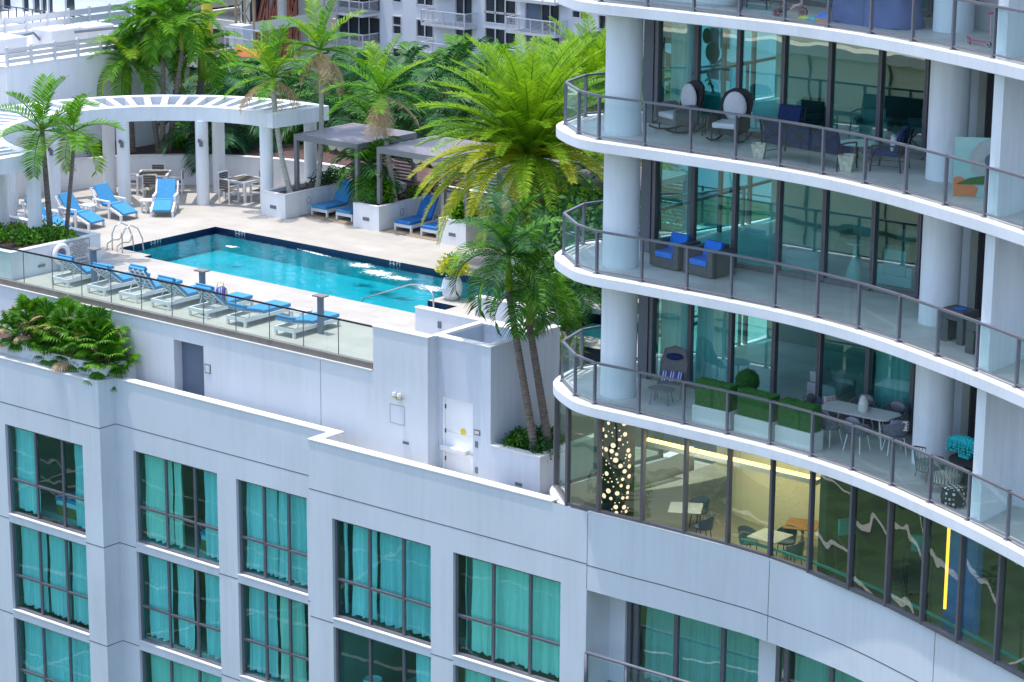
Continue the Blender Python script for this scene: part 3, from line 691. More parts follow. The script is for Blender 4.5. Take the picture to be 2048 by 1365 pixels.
def rail(z,parent,idx0=0):
    t=MB()
    for a,b in zip(RV[:-1],RV[1:]): t.bar((a[0],a[1],z+1.07),(b[0],b[1],z+1.07),.07,.05)
    for a in RV[1:-1]: t.lathe(a,[(.035,z+1.045),(.035,z+1.095)],10)
    ro=t.build('balcony_railing','rail_metal',parent); t=MB()
    for a,b in zip(RV[:-1],RV[1:]): t.bar((a[0],a[1],z+.075),(b[0],b[1],z+.075),.05,.035)
    t.build('bottom_rail','rail_metal',ro)
    for i,a in enumerate(RV):
        b=RV[max(i-1,0)]; c=RV[min(i+1,len(RV)-1)]; an=math.atan2(c[1]-b[1],c[0]-b[0])
        p=MB(); p.obox((a[0],a[1],z+.52),(.05,.08,1.05),an); p.obox((a[0],a[1],z+.01),(.11,.13,.02),an); p.build('post','rail_metal',ro)
    for a,b in zip(RV[:-1],RV[1:]):
        A=Vector(a); B=Vector(b); d=(B-A).normalized()*.045; A=A+d; B=B-d
        MB().add([(A.x,A.y,z+.10),(B.x,B.y,z+.10),(B.x,B.y,z+1.045),(A.x,A.y,z+1.045)],[(0,1,2,3)]).build('glass_panel','rail_glass',ro)
    return ro
CA=(-36.95,50.40); CB=(-27.95,50.47)
for k in range(5):
    z=Z1+FH*k
    s=MB(); s.prism(slab_poly(),z-.27,z-.012); s.build('slab','balcony_white',tower,bevel=.015,seg=2)
    fl=MB().prism([(p[0],p[1]) for p in offset(EDGE,.16)]+[(-17.9,57.9),(-37.2,57.9)],z-.011,z); fl.build('balcony_floor','balcony_tile',tower)
    if k<4: rail(z,tower)
    top=z+FH-.27
    if k==4: continue
    for c in (CA,CB): MB().cyl(c,.455,z,top,40).build('column','column_paint',tower,smooth=False); 
    # glazing: one window part per bay
    for i in range(len(MX)-1):
        a,b=MX[i],MX[i+1]
        if k==0 and i==3: a2=a
        f=MB(); w=.055; d=.14
        f.box(a-w if i==0 else a+.001,a+w,GY-.02,GY+d,z+.06,top); f.box(b-w,b-.001,GY-.02,GY+d,z+.06,top)
        f.box(a+w,b-w,GY,GY+d,z,z+.13); f.box(a+w,b-w,GY,GY+d,top-.06,top)
        fo=f.build('window','frame_mid' ,tower,bevel=.006,seg=1)
        if not (k==0 and i==3):
            MB().add([(a+w,GY+.08,z+.13),(b-w,GY+.08,z+.13),(b-w,GY+.08,top-.06),(a+w,GY+.08,top-.06)],[(0,1,2,3)]).build('pane','tower_glass',fo)
        if k==0 and i in (0,1): curtain(a+w,b-w,z+.1,top,GY+.32,fo)
        if k==0 and i in (5,6): curtain(a+w,b-w,z+.1,top,GY+.32,fo)
        if k==2 and i==0: curtain(a+.25,b-.35,z+.1,top,GY+.3,fo)
        if k==2 and i==6: curtain(b-.7,b-w,z+.1,top,GY+.3,fo)
    # grey end pillar, right hand window, party wall
    p=MB(); p.box(-37.52,-37.22,GY-.05,GY+.45,z,top); p.build('pillar','pillar_grey',tower)
    f=MB(); f.box(-28.22,-27.55,GY-.25,GY+.1,z,top); f.build('pier','stucco_stain',tower)
    f=MB(); f.box(-27.55,-27.42,51.5,51.66,z,top); f.box(-26.9,-26.78,51.5,51.66,z,top); f.box(-25.3,-25.14,51.5,51.66,z,top); f.box(-27.42,-25.3,51.5,51.66,z,z+.2); f.box(-26.78,-25.3,51.52,51.64,z+1.02,z+1.10)
    fo=f.build('window','frame_dark',tower)
    MB().add([(-27.42,51.6,z+.2),(-25.3,51.6,z+.2),(-25.3,51.6,top),(-27.42,51.6,top)],[(0,1,2,3)]).build('pane','tower_glass',fo)
    w=MB(); w.box(-25.13,-24.90,47.22,57.9,z,top); w.box(-24.90,-17.9,48.80,49.05,z,top); w.build('party_wall','column_paint',tower)
    # side glazing towards the garden
    f=MB(); ys=[52.5,53.9,55.3,56.7,57.9]
    for y in ys: f.box(-37.36,-37.26,y-.05,y+.05,z,top)
    f.box(-37.36,-37.26,52.55,57.85,z+1.0,z+1.08)
    fo=f.build('side_window','frame_mid',tower)
    MB().add([(-37.31,52.55,z+.05),(-37.31,57.85,z+.05),(-37.31,57.85,top),(-37.31,52.55,top)],[(0,1,2,3)]).build('pane','tower_glass',fo)
    # room behind
    r=MB(); r.box(-37.2,-25.15,57.6,57.8,z,top); r.box(-32.2,-32.05,54.6,57.6,z,top); r.box(-27.9,-27.7,51.7,57.6,z,top)
    r.build('room_wall','interior_wall',tower)
# ------------------------------------------------ glazed lounge level
GB=[(-37.98,49.69),(-36.97,49.69),(-35.63,49.72),(-34.34,49.74),(-33.04,49.72),(-31.72,49.60),(-30.46,49.37),(-29.11,48.98),(-27.87,48.58),(-26.67,48.11),(-25.47,47.60),(-24.23,47.06),(-23.0,46.5),(-21.75,45.85),(-20.5,45.15),(-19.2,44.35),(-17.9,43.5)]
nb=pz(1111.5,975,ZP); nose=[(-38.55,54.6),(-38.95,52.2),(nb.x,nb.y)]
GP=nose+GB
zt=Z1-.27
for i in range(len(GP)-1):
    a=Vector(GP[i]); b=Vector(GP[i+1]); an=math.atan2(b.y-a.y,b.x-a.x)
    f=MB(); f.obox((a.x,a.y,(ZP+zt)/2),(.075,.13,zt-ZP),an)
    m_=(a+b)/2; Ln=(b-a).length
    f.obox((m_.x,m_.y,ZP+.045),(Ln-.08,.10,.09),an); f.obox((m_.x,m_.y,zt-.05),(Ln-.08,.10,.10),an)
    fo=f.build('window','frame_mid',tower)
    d=(b-a).normalized(); n_=Vector((-d.y,d.x))*.02; A=a+d*.04+n_; B=b-d*.04+n_
    MB().add([(A.x,A.y,ZP+.09),(B.x,B.y,ZP+.09),(B.x,B.y,zt-.1),(A.x,A.y,zt-.1)],[(0,1,2,3)]).build('pane','band_glass',fo)
# curb under the lounge glass at the rounded end
cb=offset(spline(nose+[GB[0],GB[1]],5),-.12)
mb=MB(); cb=[p for p in cb if p[1]>49.63]; mb.strip([(-38.7,56)]+cb+[(-37.85,49.62)],ZT-.3,ZP,.3); mb.build('curb','balcony_white',tower)
# lounge interior
ins_=offset(GP,.25)
mb=MB().prism([(p[0],p[1]) for p in ins_]+[(-17.9,57.9),(-38.0,57.9)],ZP-.9,ZP-.55); mb.build('lounge_floor','interior_floor',tower)
mb=MB(); mb.box(-38.0,-18,56.5,56.7,ZP-.55,zt); mb.strip(spline([(-36.2,56),(-35.6,53.6),(-34,52.9),(-32.2,53.0),(-31.4,54.0),(-31.2,56)],6),ZP-.55,zt-.5,.12); mb.build('lounge_wall','beige',tower)
mb=MB(); mb.box(-31.0,-30.8,50.6,56.4,ZP-.55,zt); mb.box(-26.0,-25.85,49.6,56.4,ZP-.55,zt); mb.build('lounge_partition','interior_dark',tower)
mb=MB().box(-26.8,-26.0,49.3,50.2,ZP-.55,zt); mb.build('blue_pier','bright_blue',tower)
zc=py(1380,900,50.9).z; mb=MB(); mb.box(-36.5,-31.3,50.9,51.15,zc-.16,zc-.04); so=mb.build('ceiling_cove','sofa_white',tower)
MB().box(-36.4,-31.4,50.93,51.0,zc-.04,zc+.03).build('led_strip','led_yellow',so)
dc=MB().cyl(CA,.46,ZP-.55,zt,40).build('dotted_column','tri_dark',tower)
dm=MB(); rd=random.Random(5)
pts_=[]
for _ in range(420):
    a=rd.uniform(-2.9,-.1); z=rd.uniform(ZP-.4,zt-.2); r=rd.choice([.016,.022,.045,.06,.068])
    if any(((a-q[0])*.46)**2+(z-q[1])**2<(r+q[2]+.03)**2 for q in pts_): continue
    pts_.append((a,z,r))
for a,z,r in pts_:
    o=len(dm.v); R_=.463
    vs=[(CA[0]+R_*math.cos(a+r*math.cos(q*PI/5)/.46),CA[1]+R_*math.sin(a+r*math.cos(q*PI/5)/.46),z+r*math.sin(q*PI/5)) for q in range(10)]
    dm.add(vs,[tuple(range(10))])
dm.build('lit_dots','lamp_dot',dc)
mb=MB()
for (x,y,dx) in ((-29.0,50.6,1.1),(-24.6,49.2,1.2),(-22.5,48.3,1.2)): mb.bar((x,y,zt-.45),(x+dx,y-.35,zt-.45),.03,.03)
mb.build('ceiling_light','led_cool',tower)
for (lx,ly,en) in ((-34.5,50.7,38),(-32.2,51.2,28)):
    al=bpy.data.lights.new('lounge_lamp','AREA'); al.energy=en; al.color=(1,.82,.60); al.size=1.6; ao=bpy.data.objects.new('lounge_lamp',al); col.objects.link(ao); ao.location=(lx,ly,zt-.25)
mb=MB(); lt=py(1893,1150,48.7); mb.cyl((lt.x,lt.y),.035,ZP+.25,zt-.35,12); mb.build('light_tube','led_amber',tower)
mb=MB(); mb.strip(offset(GP[7:],.5),ZP-.0,ZP+.06,.05); mb.build('glass_sill','teal_box',tower)
# ================================================================== FURNITURE ON THE BALCONIES
z1,z2,z3,z4=Z1,Z1+FH,Z1+2*FH,Z1+3*FH
def cushion(mb,c,d,rz=0): return mb.obox(c,d,rz)
def ell(mb,c,rx,ry,rz,n=16,m=10):
    vs=[];fs=[]
    for i in range(m+1):
        ph=PI*i/m-PI/2
        for j in range(n): a=2*PI*j/n; vs.append((c[0]+rx*math.cos(ph)*math.cos(a),c[1]+ry*math.cos(ph)*math.sin(a),c[2]+rz*math.sin(ph)))
    for i in range(m):
        for j in range(n): j2=(j+1)%n; fs.append((i*n+j,i*n+j2,(i+1)*n+j2,(i+1)*n+j))
    return mb.add(vs,fs)
# rocking chairs
def rocking_chair(label,loc,rz,mt):
    t=thing('rocking_chair',label,'chair',loc,rz,'white cushioned wicker rockers on the upper balcony')
    b=MB(); b.box(-.36,.36,-.34,.32,.22,.36)   # apron
    b.strip([(-.42,-.36),(-.42,.30)],.30,.66,.07,-1); b.strip([(.42,-.36),(.42,.30)],.30,.66,.07,1)
    b.tube([(-.40,-.40,.36),(-.40,-.38,.62),(-.40,-.1,.68),(-.41,.25,.66)],.045,8); b.tube([(.40,-.40,.36),(.40,-.38,.62),(.40,-.1,.68),(.41,.25,.66)],.045,8)
    b.build('seat_frame',mt,t,world=False)
    bk=MB(); P=[(-.36,.30,.34),(-.40,.36,.62),(-.42,.44,.90),(-.34,.50,1.12),(-.15,.54,1.22),(.15,.54,1.22),(.34,.50,1.12),(.42,.44,.90),(.40,.36,.62),(.36,.30,.34)]
    vs=[(p[0],p[1],p[2]) for p in P]+[(p[0]*.95,p[1]+.08,p[2]) for p in P]; n=len(P)
    fs=[tuple(range(n)),tuple(range(2*n-1,n-1,-1))]+[(i,n+i,n+(i+1)%n,(i+1)%n) for i in range(n)]
    bk.add(vs,fs); bk.build('backrest','wicker_dark',t,world=False)
    for s in (-1,1):
        r=MB(); r.tube([(s*.34,-.62,.16),(s*.34,-.35,.06),(s*.34,0,.025),(s*.34,.35,.05),(s*.34,.62,.15)],.025,8); r.tube([(s*.34,-.3,.06),(s*.34,-.3,.24)],.022,6); r.tube([(s*.34,.28,.05),(s*.34,.28,.24)],.022,6)
        r.build('rocker','wicker_dark',t,world=False)
    c=MB(); c.box(-.32,.32,-.38,.26,.365,.50); c.build('seat_cushion','cushion_white',t,world=False,bevel=.04,seg=3)
    c=MB(); ell(c,(0,.33,.80),.31,.10,.38); c.build('back_cushion','cushion_white',t,world=False,smooth=True)
    return t
rc=pz(*(1332,262),z3); rocking_chair('grey wicker rocking chair with white cushions nearest the big round column',(-36.05,51.45,z3),R(-18),'wicker_grey')
rocking_chair('dark wicker rocking chair with white cushions beside the navy loveseat',(-34.3,51.15,z3),R(12),'wicker_dark')
def side_table(name,label,loc,r,h,mt,cat='table',legs=3):
    t=thing(name,label,cat,loc); MB().lathe((0,0),[(r,h-.03),(r,h)],24).build('tabletop',mt,t,world=False)
    for k in range(legs):
        a=2*PI*k/legs+.4; MB().tube([(r*.75*math.cos(a),r*.75*math.sin(a),h-.03),(r*.8*math.cos(a),r*.8*math.sin(a),0)],.018,6).build('leg',mt,t,world=False)
    return t
side_table('side_table','small round dark side table between the two rocking chairs',(-35.2,51.55,z3),.26,.5,'wicker_dark')
# loveseat and armchair with crossed metal backs
def metal_seat(label,loc,rz,W,name,cat,pil=None,cross=2):
    t=thing(name,label,cat,loc,rz); h=W/2
    f=MB()
    for s in (-1,1): f.tube([(s*h,-.34,.60),(s*h,.0,.62),(s*h,.30,.60)],.02,6)
    f.bar((-h,.30,.38),(h,.30,.38),.03,.03); f.bar((-h,-.32,.34),(h,-.32,.34),.03,.03); f.bar((-h,.40,.92),(h,.40,.92),.03,.03)
    for i in range(cross):
        a=-h+W*i/cross; b=a+W/cross; f.bar((a,.31,.40),(b,.40,.90),.018,.018); f.bar((b,.31,.40),(a,.40,.90),.018,.018); f.bar((b,.31,.38),(b,.41,.93),.02,.02)
        f.tube([((a+b)/2+.09*math.cos(q*PI/6),.36,.65+.09*math.sin(q*PI/6)) for q in range(12)],.009,5,closed=True)
    for s in (-1,1): f.bar((s*h,-.32,.14),(s*h,.30,.14),.015,.015)
    f.build('frame','black_metal',t,world=False)
    for sx in (-1,1):
        MB().tube([(sx*h,-.34,.60),(sx*h,-.33,.34),(sx*h*1.02,-.36,0)],.02,6).build('leg','black_metal',t,world=False)
        MB().tube([(sx*h,.41,.94),(sx*h,.31,.38),(sx*h*1.02,.36,0)],.02,6).build('leg','black_metal',t,world=False)
    c=MB(); n=max(1,round(W/.65))
    for i in range(n): a=-h+.03+(W-.06)*i/n; c.box(a+.005,a+(W-.06)/n-.005,-.33,.27,.36,.48)
    c.build('seat_cushion','navy',t,world=False,bevel=.03,seg=2)
    c=MB()
    for i in range(n):
        a=-h+.03+(W-.06)*i/n; b=a+(W-.06)/n; c.add([(a,.14,.48),(b,.14,.48),(b,.28,.98),(a,.28,.98),(a,.26,.48),(b,.26,.48),(b,.38,.98),(a,.38,.98)],[(0,1,2,3),(7,6,5,4),(3,2,6,7),(0,3,7,4),(1,5,6,2),(0,4,5,1)])
    c.build('back_cushion','navy',t,world=False,bevel=.02,seg=2)
    if pil:
        c=MB(); c.obox((pil,.08,.62),(.42,.14,.36),.3); c.build('pillow','curtain_dim',t,world=False,bevel=.05,seg=3)
    return t
metal_seat('navy cushioned metal loveseat with crossed back seen from behind',(-31.35,50.05,z3),R(172),2.3,'loveseat','sofa',pil=-.7,cross=3)
metal_seat('navy cushioned metal armchair with a pale pillow standing before the right column',(-29.45,50.55,z3),R(-75),.75,'armchair','chair',pil=.05,cross=1)
metal_seat('navy striped metal armchair tucked close to the glass behind the loveseat',(-32.9,51.35,z3),R(-5),.72,'armchair','chair',cross=1)
t=thing('coffee_table','low glass topped coffee table on the navy seating balcony','table',(-30.6,51.0,z3))
MB().lathe((0,0),[(.48,.42),(.48,.435)],28).build('tabletop','glass_green',t,world=False)
f=MB()
for q in range(4):
    a=q*PI/2+.5; f.tube([(.38*math.cos(a),.38*math.sin(a),.42),(.12*math.cos(a),.12*math.sin(a),.2),(.36*math.cos(a),.36*math.sin(a),0)],.014,6)
f.build('base','black_metal',t,world=False)
def pot(label,loc,s,mt='marble_rough'):
    o=MB(); a=s; b=s*.62
    o.add([(-b,-b,0),(b,-b,0),(b,b,0),(-b,b,0),(-a,-a,s*2.1),(a,-a,s*2.1),(a,a,s*2.1),(-a,a,s*2.1),(-a*.85,-a*.85,s*2.1),(a*.85,-a*.85,s*2.1),(a*.85,a*.85,s*2.1),(-a*.85,a*.85,s*2.1),(-a*.7,-a*.7,s*1.6),(a*.7,-a*.7,s*1.6),(a*.7,a*.7,s*1.6),(-a*.7,a*.7,s*1.6)],
      [(0,3,2,1),(0,1,5,4),(1,2,6,5),(2,3,7,6),(3,0,4,7),(4,5,9,8),(5,6,10,9),(6,7,11,10),(7,4,8,11),(8,9,13,12),(9,10,14,13),(10,11,15,14),(11,8,12,15),(12,13,14,15)])
    o=o.build('planter_pot',mt,None,world=False); o.location=loc; o.rotation_euler=(0,0,R(22)); tag(o,label,'pot'); return o
pot('square tapered pot of veined stone left of the loveseat, its back to the railing',(-32.5,49.75,z3),.17)
pot('square tapered pot of veined stone between the loveseat and the right armchair',(-30.1,49.72,z3),.185)
# flower picture: a reflection on the railing glass, built as a solid board
t=thing('reflected_picture','abstract flower picture, a railing glass reflection built as a board by the right column','picture',(-26.15,49.1,z3),R(28))
MB().add([(-.75,0,.0),(.75,0,.0),(.75,.12,1.3),(-.75,.12,1.3),(-.75,.03,.0),(.75,.03,.0),(.75,.15,1.3),(-.75,.15,1.3)],[(0,1,2,3),(7,6,5,4),(3,2,6,7),(0,3,7,4),(1,5,6,2)]).build('board','glass_green',t,world=False)
mb=MB()
for k in range(14):
    a=k*2*PI/14; c=(.08+.33*math.cos(a),.80+.33*math.sin(a)); mb.add([(c[0]+.17*math.cos(a+q*PI/4),(c[1]+.17*math.sin(a+q*PI/4))*.092-.012-.0004*k,c[1]+.17*math.sin(a+q*PI/4)) for q in range(8)],[tuple(range(8))])
mb.build('petals','sofa_grey',t,world=False)
mb=MB(); mb.add([(.08+.17*math.cos(q*PI/6),(.80+.17*math.sin(q*PI/6))*.092-.03,.80+.17*math.sin(q*PI/6)) for q in range(12)],[tuple(range(12))]); mb.build('centre','door_blue',t,world=False)
mb=MB(); mb.add([(-.7,-.004,.28),(.7,-.004,.30),(.7,.02,.45),(.1,.03,.52),(-.4,.02,.42)],[(0,1,2,3,4)]); mb.build('leaves','turf',t,world=False)
mb=MB(); mb.add([(-.74,-.012,.02),(-.25,-.012,.02),(-.2,.006,.2),(-.6,.02,.45),(-.74,.02,.42)],[(0,1,2,3,4)]); mb.build('orange_patch','orange',t,world=False)
# black box armchairs with blue cushions
def box_chair(label,loc,rz):
    t=thing('box_armchair',label,'chair',loc,rz,'black box armchairs with blue cushions')
    b=MB(); b.box(-.48,-.30,-.42,.42,.03,.66); b.box(.30,.48,-.42,.42,.03,.66); b.box(-.30,.30,.27,.42,.03,.74); b.box(-.30,.30,-.42,.27,.03,.28)
    b.build('frame','box_grey',t,world=False,bevel=.01,seg=1)
    MB().box(-.29,.29,-.45,.24,.285,.43).build('seat_cushion','bright_blue',t,world=False,bevel=.03,seg=3)
    MB().add([(-.28,.02,.43),(.28,.02,.43),(.28,.14,.82),(-.28,.14,.82),(-.28,.20,.43),(.28,.20,.43),(.28,.27,.80),(-.28,.27,.80)],[(0,1,2,3),(7,6,5,4),(3,2,6,7),(0,3,7,4),(1,5,6,2),(0,4,5,1)]).build('back_cushion','bright_blue',t,world=False,bevel=.03,seg=2)
    return t
M['bright_blue']; 
box_chair('black box armchair with blue cushions nearer the round column',(-35.85,51.2,z2),R(-8))
box_chair('black box armchair with blue cushions nearer the pale recliner',(-34.72,51.05,z2),R(-8))
# dark box planters / seats at the right of the middle balcony
def dark_box(label,loc,rz):
    t=thing('box_stool',label,'stool',loc,rz); b=MB(); b.add([(-.3,-.25,0),(-.12,-.25,0),(-.10,-.25,.5),(-.33,-.25,.5)],[(0,1,2,3)])
    b.box(-.34,.34,-.26,.26,.52,.74); b.box(-.34,-.16,-.26,.26,0,.52); b.box(.16,.34,-.26,.26,0,.52); b.box(-.16,.16,.1,.26,0,.52); b.build('frame','box_grey',t,world=False,bevel=.008,seg=1)
    MB().box(-.1,.14,-.1,.12,.742,.75).build('top_plate','bright_blue',t,world=False); return t
dark_box('dark grey box stool nearer the right column on the middle balcony',(-26.75,49.25,z2),R(-12))
dark_box('dark grey box stool standing closest to the end wall on the middle balcony',(-25.75,48.62,z2),R(-12))
# ---- ground balcony: lounge chair with footrest
t=thing('lounge_chair','charcoal woven lounge chair with a round head pillow below the curtain','chair',(-35.75,50.95,z1),R(22))
f=MB()
P=[(-.30,-.05,.36),(-.33,.30,.42),(-.34,.46,.80),(-.26,.58,1.12),(0,.62,1.20),(.26,.58,1.12),(.34,.46,.80),(.33,.30,.42),(.30,-.05,.36)]
f.tube(P,.022,6); f.add([(p[0]*.97,p[1],p[2]) for p in P],[(0,1,7,8),(1,2,6,7),(2,3,5,6),(3,4,5)]); f.build('seat','wicker_grey',t,world=False)
for sx in (-1,1):
    for sy,yy in ((-1,-.02),(1,.34)): MB().tube([(sx*.28,yy,.36),(sx*.30,yy+sy*.05,0)],.016,6).build('leg','rail_metal',t,world=False)
c=MB(); ell(c,(0,.47,.96),.22,.08,.09); c.build('head_pillow','navy',t,world=False,smooth=True)
c=MB(); c.add([(-.26,.05,.42),(.26,.05,.42),(.28,.25,.64),(-.28,.25,.64),(-.26,.15,.40),(.26,.15,.40),(.28,.34,.60),(-.28,.34,.60)],[(0,1,2,3),(7,6,5,4),(3,2,6,7),(0,3,7,4),(1,5,6,2),(0,4,5,1)]); c.build('lumbar_pillow','striped_pillow',t,world=False,bevel=.03,seg=2)
t=thing('footrest','rounded grey woven footrest in front of the lounge chair','footrest',(-35.62,50.42,z1),R(18))
P=[(.33*math.cos(a),.26*math.sin(a)) for a in [i*PI/10 for i in range(20)]]
f=MB(); f.prism(P,.36,.385); f.tube([(p[0]*1.03,p[1]*1.03,.38) for p in P],.018,6,closed=True); f.build('seat','wicker_grey',t,world=False)
for sx in (-1,1):
    for sy in (-1,1): MB().tube([(sx*.2,sy*.14,.36),(sx*.24,sy*.2,0)],.016,6).build('leg','rail_metal',t,world=False)
# topiary
t=thing('topiary_ball','clipped round topiary ball in a white pot before the curtain','topiary',(-33.55,51.15,z1))
c=MB(); c.lathe((0,0),[(.17,0),(.22,.55),(.19,.55),(.18,.5)],20); c.build('pot','resin_white',t,world=False)
c=MB(); rb=random.Random(4)
for k in range(900):
    a=rb.uniform(0,2*PI); u=rb.uniform(-1,1); r=.30*rb.uniform(.93,1.04); s=math.sqrt(1-u*u); p=Vector((r*s*math.cos(a),r*s*math.sin(a),.80+r*u)); q=Vector((rb.uniform(-1,1),rb.uniform(-1,1),rb.uniform(-1,1))).normalized()*.035; w_=p.cross(q).normalized()*.02
    c.add([p-w_,p+w_,p+q],[(0,1,2)])
ell(c,(0,0,.80),.285,.285,.285,20,12); c.build('foliage','turf',t,world=False)
# hedge boxes
def hedge_box(label,x,y,rz,W=1.12):
    t=thing('hedge_planter',label,'planter',(x,y,z1),rz,'white hedge planters along the railing')
    b=MB(); b.box(-W/2,W/2,-.22,.22,0,.46); b.build('box','resin_white',t,world=False,bevel=.01,seg=1)
    h=MB(); h.box(-W/2+.05,W/2-.05,-.17,.17,.40,1.08); rb=random.Random(int(x*10))
    for k in range(1500):
        f_=rb.choice('tfffb'); 
        if f_=='t': p=Vector((rb.uniform(-W/2+.04,W/2-.04),rb.uniform(-.18,.18),1.08))
        elif f_=='b': p=Vector((rb.choice((-1,1))*(W/2-.045),rb.uniform(-.17,.17),rb.uniform(.46,1.08)))
        else: p=Vector((rb.uniform(-W/2+.05,W/2-.05),rb.choice((-.175,.175,-.175)),rb.uniform(.46,1.08)))
        q=Vector((rb.uniform(-1,1),rb.uniform(-1,1),rb.uniform(-.6,1))).normalized()*.04; w_=Vector((rb.uniform(-1,1),rb.uniform(-1,1),0))*.016
        h.add([p-w_,p+w_,p+q],[(0,1,2)])
    h.build('hedge','turf',t,world=False); return t
hedge_box('white planter box with clipped hedge, leftmost of the row nearest the lounge chair',-33.50,49.72,R(-1))
hedge_box('white planter box with clipped hedge, middle one of the three in the row',-32.22,49.64,R(-4))
hedge_box('white planter box with clipped hedge, rightmost and next to the dining chairs',-30.98,49.52,R(-6))
# dining set
t=thing('dining_table','pale marble topped rectangular dining table on the lowest balcony','table',(-30.15,50.85,z1),R(1))
P=[(-.95,-.28),(-.82,-.40),(.82,-.40),(.95,-.28),(.97,.30),(.84,.42),(-.84,.42),(-.97,.30)]
MB().prism(P,.71,.75).build('tabletop','marble',t,world=False,bevel=.008,seg=2)
for sx in (-1,1):
    for sy in (-1,1): MB().tube([(sx*.7,sy*.28,.71),(sx*.82,sy*.33,0)],.022,8).build('leg','white_plastic',t,world=False)
def rope_chair(first=None):
    t=thing('dining_chair','x','chair',(0,0,0),0,'woven rope dining chairs round the marble table')
    b=MB(); n=14; A=[math.pi*(0.0)+i*PI/n for i in range(n+1)]
    ring=lambda r,z,sy=1:[(r*math.cos(a),.02+r*sy*math.sin(a),z+.10*math.sin(a)) for a in A]
    o1=ring(.24,.40); o2=ring(.30,.55); o3=ring(.31,.68)
    vs=o1+o2+o3; m_=n+1; fs=[]
    for i in range(n):
        fs.append((i,i+1,m_+i+1,m_+i)); fs.append((m_+i,m_+i+1,2*m_+i+1,2*m_+i))
    b.add(vs,fs); b.tube([(p[0],p[1],p[2]) for p in o3],.02,6); b.tube([(p[0],p[1],p[2]) for p in o1],.014,6)
    for i in range(n): # ropes
        b.tube([o1[i],o2[i],o3[i]],.009,4)
    b.build('backrest','rope_grey',t,world=False)
    MB().prism([(.25*math.cos(q*PI/8),-.02+.25*math.sin(q*PI/8)) for q in range(16)],.40,.46).build('seat','rope_grey',t,world=False,bevel=.015,seg=1)
    c=MB(); ell(c,(0,.22,.72),.22,.06,.16); c.build('back_pad','rail_metal',t,world=False,smooth=True)
    for sx in (-1,1):
        for sy in (-1,1): MB().tube([(sx*.17,sy*.16,.41),(sx*.23,sy*.24,0)],.014,6).build('leg','white_plastic',t,world=False)
    return t
rcp=rope_chair()
for i,(x,y,rz,lb) in enumerate([(-30.55,50.15,172,'woven rope dining chair at the near side of the marble table, left one'),(-29.75,50.12,180,'woven rope dining chair at the near side of the marble table, right one'),
   (-28.98,50.55,225,'woven rope dining chair with a patterned pad at the near right table corner'),(-30.55,51.60,0,'woven rope dining chair on the far side of the marble table, towards the sofa'),(-29.65,51.58,0,'woven rope dining chair on the far side of the marble table, towards the curtain'),(-31.40,50.95,85,'woven rope dining chair at the left end of the marble table, by the hedge')]):
    put(rcp,i==0,(x,y,z1),R(rz),lb)
def vase(label,loc,prof,mt,name='vase',cat='vase'):
    o=MB().lathe((0,0),prof,20).build(name,mt,None,world=False,smooth=False); o.location=loc; tag(o,label,cat); return o
vase('white ribbed lantern vase standing on the marble dining table',(-30.05,50.85,z1+.751),[(.11,0),(.12,.04),(.12,.20),(.10,.24),(.10,.30),(.06,.33),(.06,.38)],'resin_white')
o=MB(); o.obox((0,0,.15),(.38,.12,.30),.2); o=o.build('pillow','dotted_pillow',None,world=False,bevel=.04,seg=2); o.location=(-31.2,51.25,z1+.52); o.rotation_euler=(R(-12),0,R(60)); tag(o,'pink and black dotted pillow on the end dining chair','pillow')
o=MB(); o.obox((0,0,.12),(.42,.12,.24),0); o=o.build('pillow','dotted_pillow',None,world=False,bevel=.04,seg=2); o.location=(-28.80,50.42,z1+.60); o.rotation_euler=(R(-10),0,R(25)); tag(o,'dark patterned pillow on the corner dining chair nearest the column','pillow')
# right corner: dark round table, coral, armchair, pouf
t=thing('round_table','dark round pedestal table near the end wall on the lowest balcony','table',(-26.25,49.35,z1))
MB().lathe((0,0),[(.55,.62),(.57,.66),(.55,.68)],28).build('tabletop','wicker_dark',t,world=False); MB().lathe((0,0),[(.40,0),(.34,.3),(.38,.62)],20).build('pedestal','wicker_dark',t,world=False)
o=MB(); rb=random.Random(9)
for k in range(11):
    a=-.36+.072*k; ell(o,(a,.0,.20+.10*math.cos(a*3.6)),.055,.12,.13+.03*math.cos(a*3),8,6)
    for q in range(4): ell(o,(a+rb.uniform(-.02,.02),-.11+rb.uniform(-.02,.02),.12+.06*q),.03,.04,.03,6,4)
o.box(-.13,.13,-.06,.06,0,.08); o.bar((-.05,0,.08),(-.05,0,.16),.02,.02); o.bar((.05,0,.08),(.05,0,.16),.02,.02)
o=o.build('coral_sculpture','teal_coral',None,world=False); o.location=(-26.45,49.30,z1+.68); o.rotation_euler=(0,0,R(-10)); o.scale=(1.15,1,1.15); tag(o,'turquoise coral sculpture on the dark round table','sculpture')
vase('white candle lantern on the dark round table by the end wall',(-25.95,49.05,z1+.68),[(.10,0),(.10,.24),(.09,.28)],'resin_white','candle_lantern','lantern')
